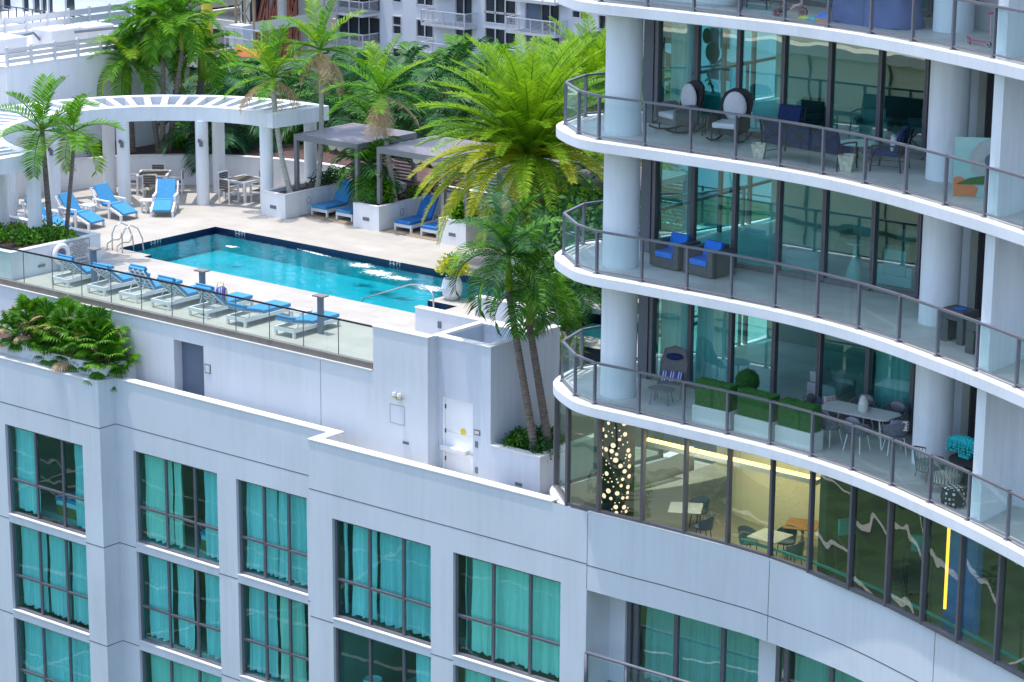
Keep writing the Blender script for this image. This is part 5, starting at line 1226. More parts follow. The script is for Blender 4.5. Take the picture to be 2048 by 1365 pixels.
# left planter with sign and life ring
lpz=.86
lb=thing('deck_planter','white deck planter with leafy shrubs, rules sign and two thin palms','planter',(-66,53.5,0))
w=MB(); w.strip([(-75,51.75),(-61.88,51.75),(-61.88,55.55),(-75,55.55)],0,lpz,.2); w.build('wall','white_wall',lb); w=MB(); w.strip([(-75,51.73),(-61.86,51.73),(-61.86,55.57),(-75,55.57)],lpz,lpz+.035,.24); w.build('cap','cap',lb)
MB().box(-75,-62.08,51.95,55.35,.3,.74).build('soil','soil',lb)
sg=thing('pool_sign','pool rules sign with small text and large NO DIVING on the planter side','sign',(-61.86,54.75,.5))
MB().box(-61.858,-61.83,54.10,55.03,.06,.84).build('panel','sign_face',sg); mb=MB()
for (y0,y1,z0,z1_) in ((54.10,55.03,.825,.84),(54.10,55.03,.06,.075),(54.10,54.115,.075,.825),(55.015,55.03,.075,.825)): mb.box(-61.8295,-61.826,y0,y1,z0,z1_)
mb.build('border','ink',sg)
rot=(R(90),0,R(90))
text('POOL RULES','ink',.085,sg,(-61.828,54.565,.77),rot)
for i,s_ in enumerate(('POOL HOURS DAWN TO DUSK','SHOWER BEFORE ENTERING THE POOL','NO FOOD OR BEVERAGES IN THE POOL','NO GLASS OR ANIMALS IN THE POOL','OR ON THE POOL DECK','MAXIMUM BATHING LOAD 15','DO NOT SWALLOW THE POOL WATER','NO LIFEGUARD ON DUTY','SWIM AT YOUR OWN RISK')): text(s_,'ink',.046,sg,(-61.828,54.565,.70-.051*i),rot)
text('NO','ink',.14,sg,(-61.828,54.27,.165),rot); text('DIVING','ink',.15,sg,(-61.828,54.69,.165),rot)
lr=thing('life_ring','white life ring hung on the planter side left of the rules sign','life ring',(-61.78,53.76,.22))
mb=MB(); mb.tube([(0,.28*math.cos(a),.30+.28*math.sin(a)) for a in [2*PI*q/28 for q in range(28)]],.085,12,closed=True); mb.build('ring','white_plastic',lr,world=False,smooth=True)
mb=MB()
for k in range(9): mb.tube([(-.03+.004*k,(.155-.006*k)*math.cos(a),.30+(.155-.006*k)*math.sin(a)) for a in [2*PI*q/16 for q in range(16)]],.014,5,closed=True)
mb.add([(-.03,.17*math.cos(a),.30+.17*math.sin(a)) for a in [2*PI*q/20 for q in range(20)]],[tuple(range(20))])
mb.build('coiled_rope','violet_grey',lr,world=False)
mb=MB().tube([(-.03,0,.03),(0,-.02,-.20),(.05,-.03,-.28)],.035,6); mb.build('rope_float','white_plastic',lr,world=False)
o=MB(); o.tube([(-64.75,YW+.09,1.35),(-64.7,YW+.07,1.1),(-64.72,YW+.03,.62)],.035,8); o=o.build('hose_nozzle','black_metal'); tag(o,'black hook clipped over the glass balustrade at the left','hook')
o=MB(); o.tube([(-66.6+.55*math.cos(a),YW+.24,.62+.42*math.sin(a)) for a in [2*PI*q/24 for q in range(24)]],.012,5,closed=True); o=o.build('cable_loop','pillar_grey'); tag(o,'thin dark cable loop hanging behind the left glass panels','cable')
for (x,y,l) in ((-61.86,52.85,'dark slotted step light on the side of the left deck planter'),):
    o=MB().box(x,x+.02,y,y+.28,.22,.30).build('step_light','pillar_grey'); tag(o,l,'light')
# beach bag
o=MB(); n=18
vs=[];fs=[]
for j,(z,r) in enumerate(((0,.8),(.12,1.0),(.26,1.0),(.40,.85),(.46,.55))):
    for i in range(n): a=2*PI*i/n; vs.append((.20*r*math.cos(a),.11*r*math.sin(a),z+.03*math.cos(a)))
for j in range(4):
    for i in range(n): fs.append((j*n+i,j*n+(i+1)%n,(j+1)*n+(i+1)%n,(j+1)*n+i))
fs.append(tuple(range(n-1,-1,-1))); o.add(vs,fs); bg=thing('beach_bag','striped blue and lime beach bag resting on the raised lounger','bag',(-53.72,52.95,.37),R(30)); o.build('body','striped_pillow',bg,world=False,smooth=True); mb=MB(); mb.tube([(-.12,0,.40),(-.08,0,.60),(.08,0,.60),(.12,0,.40)],.012,6); mb.tube([(.19,0,.02),(.21,0,.25),(.17,0,.45)],.02,6); mb.build('strap','yellow_green',bg,world=False)
# pool ladder, hand rail
ld=thing('pool_ladder','curved stainless steel ladder rails at the near left pool corner','ladder',(-62.6,57.0,0))
for (dx,dy) in ((0,0),(.55,-.06)):
    x,y=-62.55+dx,56.95+dy
    mb=MB(); mb.tube([(x-.42,y-.15,0),(x-.42,y-.12,.18),(x-.30,y,.30),(x-.05,y+.05,.34)]+[(x+.05,y+.06,.42),(x+.06,y+.1,.62)],.022,8); mb.tube([(x-.14,y-.16,0),(x-.14,y-.15,.55),(x-.10,y-.05,.80),(x,y+.12,.92),(x+.14,y+.30,.80),(x+.22,y+.42,.45),(x+.24,y+.44,.1),(x+.2,y+.45,-.5)],.024,10); mb.build('rail','steel',ld,smooth=True)
hr=thing('hand_rail','steel hand rail slanting into the pool by the steps','handrail',(-50.9,57.2,0))
a=pz(860,655,0); b=pz(588,645,-.1)
mb=MB(); mb.tube([(-48.75,57.0,0),(-48.75,57.0,.60),(-48.9,57.05,.72),(-49.6,57.2,.78),(-49.9,57.25,.72),(-51.9,57.35,-.05),(-52.1,57.35,-.4)],.026,10); mb.build('rail','steel',hr,smooth=True)
hr=thing('stair_rail','black stair hand rail beside the white stair walls','handrail',(-43.6,55.8,0)); mb=MB(); mb.tube([(-44.9,55.2,.45),(-44.0,55.15,.3),(-43.2,55.1,-.4)],.03,8); mb.tube([(-41.9,55.0,-1.0),(-40.6,54.9,-1.7),(-40.5,54.9,-1.85)],.03,8); mb.build('rail','black_metal',hr)
# white pot with yellow bush by the steps
pt=Vector((-49.62,58.80,0))
pp=thing('potted_bush','round white pot with a yellow flowering bush at the pool steps','potted plant',(pt.x,pt.y+.1,0)); MB().lathe((0,0),[(.17,0),(.29,.15),(.33,.38),(.29,.60),(.26,.66),(.23,.66),(.21,.5)],28).build('pot','white_plastic',pp,world=False,smooth=False)
# ================================================================== CABANAS
def blind(mb,x0,x1,y,z0,z1,n):
    for i in range(n): z=z0+(z1-z0)*i/n; mb.box(x0,x1,y-.02,y+.02,z,z+(z1-z0)/n*.55)
CX=[-62.3,-58.35,-54.42,-50.45]
CL=['grey louvred roof cabana nearest the pergola','grey louvred roof cabana, second from the pergola','grey louvred roof cabana behind the big date palm','grey louvred roof cabana beside the tower balconies']
for i,x0 in enumerate(CX):
    y0,y1=65.2,68.35; x1=x0+3.06; zr=2.86
    c=thing('cabana',CL[i],'cabana',((x0+x1)/2,y0,0),0,'grey metal cabanas along the pool')
    for (x,y) in ((x0,y0),(x1-.14,y0),(x0,y1-.14),(x1-.14,y1-.14)): MB().box(x,x+.14,y,y+.14,.86,zr-.2).build('post','cabana_metal',c)
    b=MB(); b.box(x0,x1,y0,y0+.14,zr-.2,zr); b.box(x0,x1,y1-.14,y1,zr-.2,zr); b.box(x0,x0+.14,y0+.14,y1-.14,zr-.2,zr); b.box(x1-.14,x1,y0+.14,y1-.14,zr-.2,zr); b.build('roof_frame','cabana_metal',c)
    b=MB(); n=22; w=(y1-y0-.28)/n; rg=MB()
    for k in range(n):
        y=y0+.14+w*k; b.add([(x0+.14,y,zr-.06),(x1-.14,y,zr-.06),(x1-.14,y+w*.9,zr-.03),(x0+.14,y+w*.9,zr-.03)],[(0,1,2,3)]); rg.box(x0+.14,x1-.14,y+w*.62,y+w*.95,zr-.028,zr-.006)
    b.build('louvered_roof','cabana_roof',c); rg.build('louver_ridges','cabana_ridge',c)
    b=MB(); blind(b,x0+.14,x0+1.5,y1-.07,.9,2.6,14); blind(b,x1-1.0,x1-.14,y1-.07,.9,2.6,14); b.build('slatted_screen','cabana_metal',c)
    b=MB()   # canvas swags
    vs=[];fs=[]; nn=24
    for k in range(nn+1):
        x=x0+1.2+(x1-x0-1.5)*k/nn; sag=.10+.16*abs(math.sin(k*PI/6)); 
        vs+=[(x,y0+.5,zr-.22),(x,y0+.5-.04*math.sin(k),zr-.22-sag),(x,y0+2.5,zr-.22)]
    for k in range(nn): o=k*3; fs+=[(o,o+3,o+4,o+1),(o+1,o+4,o+5,o+2)]
    b.add(vs,fs); b.build('canvas_drape','canvas',c)
    struct(MB().box(x0+.45,x1-.15,64.9,68.4,.004,.012).build('cabana_floor','cabana_floor'))
# planters between the cabanas
PXs=[(-62.98,-61.80,64.2),(-59.12,-57.92,64.82),(-55.20,-54.0,64.82),(-51.25,-50.1,64.82)]
PLl=['white planter box at the pergola end of the cabana row','white planter box between first and second cabana','white planter box between second and third cabana','white planter box behind the date palm']
for (x0,x1,y0),l in zip(PXs,PLl):
    p=thing('cabana_planter',l,'planter',((x0+x1)/2,y0,0),0,'white planter boxes between the cabanas'); w=MB(); w.strip([(x0,68.6),(x0,y0),(x1,y0),(x1,68.6)],0,.84,.15); w.build('wall','white_wall',p); w=MB(); w.strip([(x0-.01,68.6),(x0-.01,y0-.01),(x1+.01,y0-.01),(x1+.01,68.6)],.84,.87,.17); w.build('cap','cap',p); MB().box(x0+.15,x1-.15,y0+.15,68.6,.4,.74).build('soil','soil',p)
    s_=MB().box((x0+x1)/2-.15,(x0+x1)/2+.15,y0-.012,y0,.30,.42).build('vent','pillar_grey',p)
    s_=MB(); s_.tube([(x1+.01,y0+1.2+.09*math.cos(a),.5+.13*math.sin(a)) for a in [2*PI*q/16 for q in range(16)]],.008,4,closed=True); s_.build('oval_fitting','pillar_grey',p)
bw=thing('back_wall','low white wall running behind the cabanas','wall',(-60,69,0)); MB().box(-61.6,-45,68.65,68.85,0,.95).build('wall','white_wall',bw); MB().box(-61.6,-45,68.63,68.87,.95,.99).build('cap','cap',bw)
# dark picket fence and a glass screen beyond
fe=thing('garden_fence','dark metal garden fence with thin rails beyond the cabanas','fence',(-62,72,0)); f=MB()
P_=[(-66.5,71.6),(-62,72.6),(-58,73),(-50,73),(-44,73)]
for z in (.25,.45,.65,.85,1.08): 
    for a,b in zip(P_[:-1],P_[1:]): f.bar((a[0],a[1],z+.3),(b[0],b[1],z+.3),.03,.03 if z<1 else .05)
f.build('rails','black_metal',fe)
for a,b in zip(P_[:-1],P_[1:]):
    n=4
    for i in range(n): x=a[0]+(b[0]-a[0])*i/n; y=a[1]+(b[1]-a[1])*i/n; MB().box(x-.03,x+.03,y-.03,y+.03,-.1,1.42).build('post','black_metal',fe)
gs=thing('glass_screen','frosted glass pool fence behind the second cabana','fence',(-55,69.5,0)); 
for i in range(6): x=-58+i*1.6; MB().box(x,x+1.55,69.48,69.50,.2,1.5).build('glass_panel','glass_green',gs)
f=MB(); f.box(-58,-48.4,69.46,69.52,1.5,1.54)
for i in range(7): x=-58.02+i*1.6; f.box(x-.0,x+.04,69.47,69.51,0,1.5)
f.build('frame','bg_metal_white',gs)
cw=MB(); P_=[pz(935,520,0),pz(965,520,0),pz(995,530,0)]
cc=py(1075,500,63.4); cc=Vector((cc.x,cc.y)); o=thing('curved_planter','curved white planter wall round the foot of the date palm','planter',(cc.x,cc.y,0)); w=MB(); A=[(cc.x+1.0*math.cos(R(a)),cc.y+1.0*math.sin(R(a))) for a in range(150,391,12)]; w.strip(A,0,.72,.12,1); w.build('wall','white_wall',o)
# ================================================================== PLANTS
def frond(mb,o,az,up,L_,droop,nl,ll,wd,vee=.35,rr=None,curl=0,tipc=None,petiole=.15,hang=.3):
    rr=rr or random; n=14; pts=[]; p=Vector(o); d0=Vector((math.cos(az),math.sin(az),0)); side=Vector((-math.sin(az),math.cos(az),0))
    ang=up
    for i in range(n+1):
        t=i/n; pts.append((p.copy(),ang)); ang=up-droop*(t**1.25); p=p+(d0*math.cos(ang)+Vector((0,0,1))*math.sin(ang)+side*curl*t)*(L_/n)
    w=.022*L_/2+.008
    mb.tube([q[0] for q in pts[::2]],[w*(1-.85*i/(len(pts[::2])-1)) for i in range(len(pts[::2]))],4,cap=False)
    for i in range(nl):
        t=petiole+(1-petiole)*(i+.5)/nl; f=t*n; a=int(min(f,n-1)); b=f-a; c=pts[a][0].lerp(pts[a+1][0],b); an=pts[a][1]
        tan=d0*math.cos(an)+Vector((0,0,1))*math.sin(an); up_=side.cross(tan).normalized(); up_=-up_ if up_.z<0 and abs(an)<1.5 else up_
        lk=ll*math.sin(PI*(.12+.80*(t-petiole)/(1-petiole)))**.7*rr.uniform(.85,1.1)
        for s in (-1,1):
            fw=.45+.55*t+rr.uniform(-.1,.1)
            d=(side*s*1.0+tan*fw+up_*(vee+rr.uniform(-.12,.12))).normalized()
            e=c+d*lk*.55; tip=e+(d*.45+Vector((0,0,-hang-rr.uniform(0,.15)))*.45)*lk; wv=tan*(wd/2)
            mb.add([c-wv*.5,c+wv*.5,e+wv,e-wv,tip],[(0,1,2,3),(3,2,4)])
def taper(mb,pts,r0,r1,n=10,bulge=1.0,rings=0):
    P=spline([tuple(p) for p in pts],8); k=len(P); rs=[]
    for i in range(k):
        t=i/(k-1); r=r0+(r1-r0)*t
        if t<.08: r*=1+(bulge-1)*(1-t/.08)
        rs.append(r)
    if rings:
        Q=[];RS=[]; 
        for i in range(k-1):
            a=Vector(P[i]); b=Vector(P[i+1])
            for j in range(4): t=j/4; Q.append(a.lerp(b,t)); RS.append((rs[i]+(rs[i+1]-rs[i])*t)*(1.0+rings*(1 if j%2==0 else -.3)))
        Q.append(Vector(P[-1])); RS.append(rs[-1]); P,rs=Q,RS
    mb.tube(P,rs,n)
def palm(label,base,crown,cr,nf=15,group=None,leaf='leaf',shaft=True,tr=.10,cat='palm tree',name='palm_tree',trunkm='trunk_grey',ll=.55,wd=.05,nl=30,droop=1.9,upr=(-.2,1.45),seed=0,dead=0,lean=0,petiole=.15,vee=.35,shl=.9,mixes=None,hang=.3,minnf=0):
    rr=random.Random(seed+int(abs(base[0]*100))); b=Vector(base); c=Vector(crown); t=thing(name,label,cat,b,0,group)
    m=MB(); h=c-b; mid=b+h*.5+Vector((lean,lean*.4,0))
    top=c-Vector((0,0,shl if shaft else 0)); 
    taper(m,[b,b.lerp(top,.35)+Vector((lean*.8,lean*.3,0)),b.lerp(top,.7)+Vector((lean*.6,lean*.2,0)),top],tr*1.15,tr*.85,10,1.4,.10); m.build('trunk',trunkm,t)
    if shaft:
        m=MB(); m.tube([top,top.lerp(c,.3),top.lerp(c,.7),c],[tr*.9,tr*1.15,tr*.9,tr*.45],10); m.build('crownshaft','shaft_green',t,smooth=True)
    m=MB()
    for i in range(nf):
        u=i/(nf-1 if nf>1 else 1); az=i*2.39996+rr.uniform(-.25,.25); up=upr[1]-(upr[1]-upr[0])*u**.8+rr.uniform(-.1,.1)
        m.cur=0
        if mixes and rr.random()<mixes[1]: m.cur=1
        frond(m,c+Vector((0,0,-.05*u)),az,up,cr*rr.uniform(1.0,1.2),droop*rr.uniform(.8,1.1)*(1-.35*(1-u)),nl,ll,wd,vee,rr,rr.uniform(-.12,.12),petiole=petiole,hang=hang)
    m.build('crown',[leaf]+([mixes[0]] if mixes else []),t)
    if dead:
        m=MB()
        for i in range(dead): frond(m,c-Vector((0,0,.15)),rr.uniform(0,6.28),rr.uniform(-.9,-.2),cr*rr.uniform(.7,.95),1.0,int(nl*.8),ll*.8,wd*.7,-.1,rr,petiole=.1,hang=.7)
        m.build('dead_fronds','leaf_dead',t)
    return t
def crown_at(x,y,b,dy=0): p=py(x,y,b[1]+dy); return p
# two slender palms in the left deck planter
b=Vector((-63.40,54.75,.74)); palm('slender curved palm rising from the left deck planter, taller one of the pair',b,crown_at(84,262,b)+Vector((0,0,.05)),1.75,11,None,'leaf',False,.085,trunkm='trunk_grey',ll=.60,wd=.062,nl=28,droop=1.25,upr=(-.25,1.5),seed=1,hang=.12,vee=.5,mixes=('leaf_mid',.3))
b=Vector((-63.10,55.15,.74)); palm('slender curved palm rising from the left deck planter, shorter one of the pair',b,crown_at(147,262,b),1.45,10,None,'leaf',True,.065,trunkm='trunk_grey',ll=.52,wd=.055,nl=28,droop=1.5,upr=(-.6,1.35),seed=2,hang=.2,vee=.45,shl=.45,mixes=('leaf_bright',.35))
# palms in the curved bed
bp=[((262,306),(253,120),1.9,'big leafy palm at the left of the curved bed, its fronds hanging low',20,.16,-.1),((318,307),(288,62),1.6,'tall palm in the curved bed with a thin ringed trunk, left of the middle pair',16,.09,0),((325,309),(325,40),1.7,'tallest upright palm in the middle of the curved bed',13,.09,0),((337,306),(362,42),1.6,'tall palm in the curved bed leaning to the right over the pergola',16,.09,.1),((383,290),(402,100),1.65,'bright green palm at the right of the curved bed with a yellow green shaft',17,.14,0)]
for i,((x,y),(cx,cy),cr,lb,nf,tr,ln) in enumerate(bp):
    b=pz(x,y,1.06); c=py(cx,cy,b.y+.2); palm(lb,b,c,cr,nf,'tall palms in the curved bed','leaf',True,tr,ll=.62,wd=.07,nl=28,droop=2.0,upr=(-.45,1.45),seed=10+i,shl=1.1,mixes=('leaf_bright' if i in (0,4) else 'leaf_mid',.4),hang=.5,trunkm='trunk_grey')
# palms standing in the cabana planters
for i,((x,y,z),(cx,cy),lb,ln) in enumerate((((-62.3,65.0,.74),(545,152),'wind blown palm rising from the first cabana planter in front of the pergola end',-.12),((-62.1,66.2,.74),(641,98),'wind blown palm with a pale trunk leaning right of the pergola end',.1),((-58.2,66.0,.74),(762,185),'wind blown palm with a pale trunk between the first two cabanas',0))):
    b=Vector((x,y,z)); palm(lb,b,py(cx,cy,b.y),1.9,13,'wind blown palms by the cabanas','leaf',True,.085,trunkm='trunk_pale',ll=.55,wd=.06,nl=26,droop=.95,upr=(-.05,1.35),seed=30+i,dead=6,shl=.5,mixes=('leaf_bright',.4),lean=ln)
# palms on the terrace planter in front of the stair enclosure
b=Vector((-41.16,52.4,-1.8)); palm('left ringed palm of the terrace planter, its dark fronds over the pool',b,Vector((-42.15,52.4,3.62)),1.95,16,'palms in the terrace planter','leaf_mid',True,.10,ll=.58,wd=.075,nl=26,droop=2.2,upr=(-.15,1.45),seed=41,shl=1.0,mixes=('leaf_dark',.5),hang=.6,trunkm='trunk_grey')
b=Vector((-40.98,52.8,-1.8)); palm('right ringed palm of the terrace planter with a long yellow green shaft',b,Vector((-41.73,52.8,2.72)),1.6,15,'palms in the terrace planter','leaf_mid',True,.105,ll=.55,wd=.07,nl=26,droop=2.5,upr=(-.35,1.5),seed=43,shl=1.05,mixes=('leaf',.4),hang=.7,trunkm='trunk_grey')
b=Vector((-41.6,56.2,-2.7)); palm('shorter palm with a bright green shaft between stair walls and tower',b,py(1135,585,56.2),1.25,14,'palms in the terrace planter','leaf_mid',True,.10,ll=.5,wd=.06,nl=26,droop=2.5,upr=(-.3,1.3),seed=47,shl=1.0,mixes=('leaf_dark',.5),hang=.6)
b=Vector((-43.4,60.9,0)); palm('bushy palm beyond the stair walls, just left of the tower balconies',b,py(1100,500,b.y),1.5,14,None,'leaf_mid',True,.09,ll=.55,wd=.06,nl=26,droop=2.0,upr=(-.2,1.4),seed=51,shl=.6,mixes=('leaf_dark',.4),hang=.5)
# big date palm
def date_palm(label,base,crown,cr,nf,seed,th=.42):
    rr=random.Random(seed); t=thing('date_palm',label,'date palm',base); m=MB(); taper(m,[base,base.lerp(crown,.5),crown-Vector((0,0,.15))],th*.9,th*.95,14,1.2)
    for i in range(240):
        u=rr.uniform(.02,.95); a=rr.uniform(0,6.28); p=base.lerp(crown,u); d=Vector((math.cos(a),math.sin(a),0)); s=Vector((-d.y,d.x,0))*.07; q=p+d*th*.9; m.add([q-s,q+s,q+d*.17+Vector((0,0,.26))],[(0,1,2),(2,1,0)])
    m.build('trunk','trunk_boots',t)
    m=MB()
    for i in range(nf):
        u=i/(nf-1); az=i*2.39996+rr.uniform(-.15,.15); up=1.5-1.75*u+rr.uniform(-.12,.12); m.cur=0 if u<.62 else (1 if rr.random()<.55 else 0)
        frond(m,crown+Vector((math.cos(az)*.15,math.sin(az)*.15,.1-.35*u)),az,up,cr*rr.uniform(.93,1.08),0.85+.40*u,64,.50,.042,.30,rr,rr.uniform(-.08,.08),petiole=.10,hang=.18)
    m.build('crown',['leaf_bright','leaf_yellow'],t)
    m=MB()
    for i in range(7): frond(m,crown-Vector((0,0,.35)),rr.uniform(2.5,5.0),-.75+rr.uniform(-.3,.2),cr*.75,.9,40,.35,.03,0,rr,hang=.5)
    m.build('dead_fronds','skirt',t)
    return t
bd=py(1080,520,63.4); bd.z=.1; date_palm('huge date palm with yellow green fronds arching over the cabanas and pool',bd,py(1056,300,bd.y),3.9,120,61,.45)
b2=Vector((-56.5,78.0,-1)); date_palm('date palm behind the tower column, its fronds showing left and right of it',b2,py(1190,200,b2.y),3.4,60,66,.38)
# ------------------------------------------------ shrubs
def leaf_blob(mb,c,rx,ry,rz,n,ls,rr,lw=.5,flat=0):
    for k in range(n):
        a=rr.uniform(0,2*PI); u=rr.uniform(-.3,1); s=math.sqrt(max(0,1-u*u)); q=rr.uniform(.55,1.05)
        p=Vector((c[0]+rx*s*math.cos(a)*q,c[1]+ry*s*math.sin(a)*q,c[2]+rz*u*q)); d=Vector((rr.uniform(-1,1),rr.uniform(-1,1),rr.uniform(-.2,1))).normalized()*ls*rr.uniform(.6,1.2); w=d.cross(Vector((rr.uniform(-1,1),rr.uniform(-1,1),rr.uniform(-1,1)))).normalized()*ls*lw*.5
        mb.add([p,p+d*.5+w,p+d,p+d*.5-w],[(0,1,2,3)])
def shrub(label,c,r,n,mt_='leaf_mid',ls=.16,seed=0,name='shrub',cat='shrub',group=None,mix=None,lw=.5):
    rr=random.Random(seed+int(abs(c[0])*37)); t=thing(name,label,cat,c,0,group); m=MB()
    for k in range(max(4,int(7*max(r[0],r[1])))):
        x=c[0]+rr.uniform(-1,1)*r[0]*.7; y=c[1]+rr.uniform(-1,1)*r[1]*.7; m.cur=0 if not mix or rr.random()>.3 else 1
        leaf_blob(m,(x,y,c[2]+r[2]*.3),r[0]*.45+.1,r[1]*.45+.1,r[2]*.75,n//max(4,int(7*max(r[0],r[1]))),ls,rr,lw)
    m.build('foliage',[mt_]+([mix] if mix else []),t)
    m=MB(); 
    for k in range(3): a=k*2.1; m.tube([Vector(c),Vector(c)+Vector((math.cos(a)*r[0]*.3,math.sin(a)*r[1]*.3,r[2]*.7))],.02,5)
    m.build('stem','trunk_grey',t); return t
for i,(x,y) in enumerate(((-73,53.2),(-71,53.4),(-69.2,53.2),(-67.4,53.5),(-65.9,53.1),(-64.4,53.3),(-63.2,53.4),(-62.9,54.3))): shrub('glossy green shrub in the left deck planter, number counted by its neighbours' if False else 'glossy green shrub in the row filling the left deck planter',(x,y,.74),(.9,.95,.42),900,'leaf_mid',.14,i,group='glossy shrubs in the left deck planter',mix='leaf')
shrub('green hedge shrub in the first cabana planter behind the grey posts',(-62.4,66.9,.74),(.42,1.1,.55),900,'leaf_dark',.13,3,mix='leaf_mid'); 
shrub('tall bright green bush in the planter between first and second cabana',(-58.5,65.5,.74),(.42,.45,1.0),900,'leaf_mid',.18,4,mix='leaf'); shrub('low reddish shrub behind the bush of the second cabana planter',(-58.4,67.3,.74),(.4,.8,.35),450,'red_leaf',.13,5,mix='leaf_mid')
shrub('bright green bush in the planter between second and third cabana',(-54.6,65.5,.74),(.45,.5,.85),900,'leaf_mid',.18,6,mix='leaf'); shrub('dark red leaved shrub right of the third cabana post',(-54.3,66.6,.74),(.4,.5,.4),350,'red_leaf',.13,7)
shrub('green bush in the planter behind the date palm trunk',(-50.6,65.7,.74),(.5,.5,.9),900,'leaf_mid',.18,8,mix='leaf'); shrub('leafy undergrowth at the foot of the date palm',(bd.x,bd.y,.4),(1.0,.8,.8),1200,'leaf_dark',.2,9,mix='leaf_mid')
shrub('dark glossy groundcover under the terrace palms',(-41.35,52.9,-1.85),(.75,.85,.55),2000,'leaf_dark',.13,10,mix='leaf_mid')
shrub('yellow flowering bush growing from the white pot',(pt.x,pt.y+.1,.75),(.42,.38,.6),900,'flower_yellow',.14,12,mix='leaf')
shrub('grassy tuft bed by the spa behind the stair wall',(-43.2,56.0,-.2),(.45,.8,.5),600,'lime_leaf',.3,13,lw=.15)
for i,(x,y,r_,lb,m1,m2) in enumerate(((352,297,.6,'lime green low bush at the left end of the curved bed','lime_leaf','leaf'),(205,312,.7,'arching strap leaved plant beside the tall wall in the curved bed','leaf_mid','red_leaf'),(432,296,.9,'bright lime bush between two pergola columns in the curved bed','lime_leaf','leaf'),(402,297,.7,'bright lime bush left of the right pergola columns','lime_leaf','leaf'),(466,297,.6,'bright lime bush right of the pair of pergola columns','lime_leaf','leaf'),(250,306,.5,'dark strap leaved plant at the foot of the bed palms','leaf_dark','red_leaf'))):
    p=pz(x,y,1.0); shrub(lb,tuple(p),(r_,r_*.8,r_*.75),800,m1,.18,20+i,mix=m2,lw=.35)
# fan palm shrubs in the lower left planter
def fan(mb,c,az,up,L_,r,rr,n=16):
    d=Vector((math.cos(az)*math.cos(up),math.sin(az)*math.cos(up),math.sin(up))); side=Vector((-math.sin(az),math.cos(az),0)); nrm=side.cross(d).normalized(); e=Vector(c)+d*L_; mb.tube([c,Vector(c)+d*L_*.6+Vector((0,0,.03)),e],.012,4)
    for i in range(n):
        a=-1.75+3.5*i/(n-1); v=(d*math.cos(a)+side*math.sin(a)+nrm*(.12*abs(a))).normalized(); w=v.cross(nrm).normalized()*r*.075; k=r*(1-.15*abs(a)/1.75)*rr.uniform(.9,1.1)
        mb.add([e-w*.4,e+w*.4,e+v*k*.6+w,e+v*k*.6-w,e+v*k+Vector((0,0,-.22*k))],[(0,1,2,3),(3,2,4)])
def fan_palm(label,c,h,nf,r,seed,yel=.15):
    rr=random.Random(seed); t=thing('fan_palm',label,'palm',c,0,'fan palms in the lower left planter'); m=MB(); taper(m,[Vector(c),Vector(c)+Vector((.03,0,h*.5)),Vector(c)+Vector((.06,.02,h))],.11,.07,8,1.2,.15); m.build('trunk','trunk_boots',t); m=MB(); top=Vector(c)+Vector((.06,.02,h))
    for i in range(nf):
        u=i/(nf-1); m.cur=0 if rr.random()>.28 else 1; 
        if rr.random()<.07: m.cur=2
        fan(m,top-Vector((0,0,.25*u)),i*2.4+rr.uniform(-.4,.4),1.4-1.9*u+rr.uniform(-.35,.35),rr.uniform(.3,.7),r*rr.uniform(.8,1.1),rr)
    m.build('crown',['leaf_mid','leaf','leaf_dead'],t)
specs=[(20,700,1.1,.50),(62,712,1.3,.55),(95,722,1.9,.55),(125,726,1.0,.48),(155,730,1.6,.58),(180,735,1.9,.50),(200,738,.8,.50),(222,738,.35,.38),(140,722,.7,.5),(38,704,1.8,.52),(5,694,.9,.5),(75,716,.6,.48)]
dsc=['second from the left picture edge, mid height','with upright bluish fans near the left','with the tall upright fans in the middle','small one left of the brown trunk','with yellowing fans above the brown trunk','tallest near the right planter end','low one at the right end, near the corner','smallest, drooping at the planter corner','low one with yellow fruit in front','tall one at the far left rear','at the very left picture edge','short one with fans over the planter edge']
for i,((x,y,h,r_),ds) in enumerate(zip(specs,dsc)):
    p=pz(x,y,-1.60); p.y=min(max(p.y,50.55),51.1); 
    if x>210: p.x=min(p.x,-56.4)
    fan_palm('fan palm in the lower left planter, '+ds,(p.x,p.y,-1.60),h*.50,28,r_*.88,70+i)
m=MB(); rr=random.Random(5)
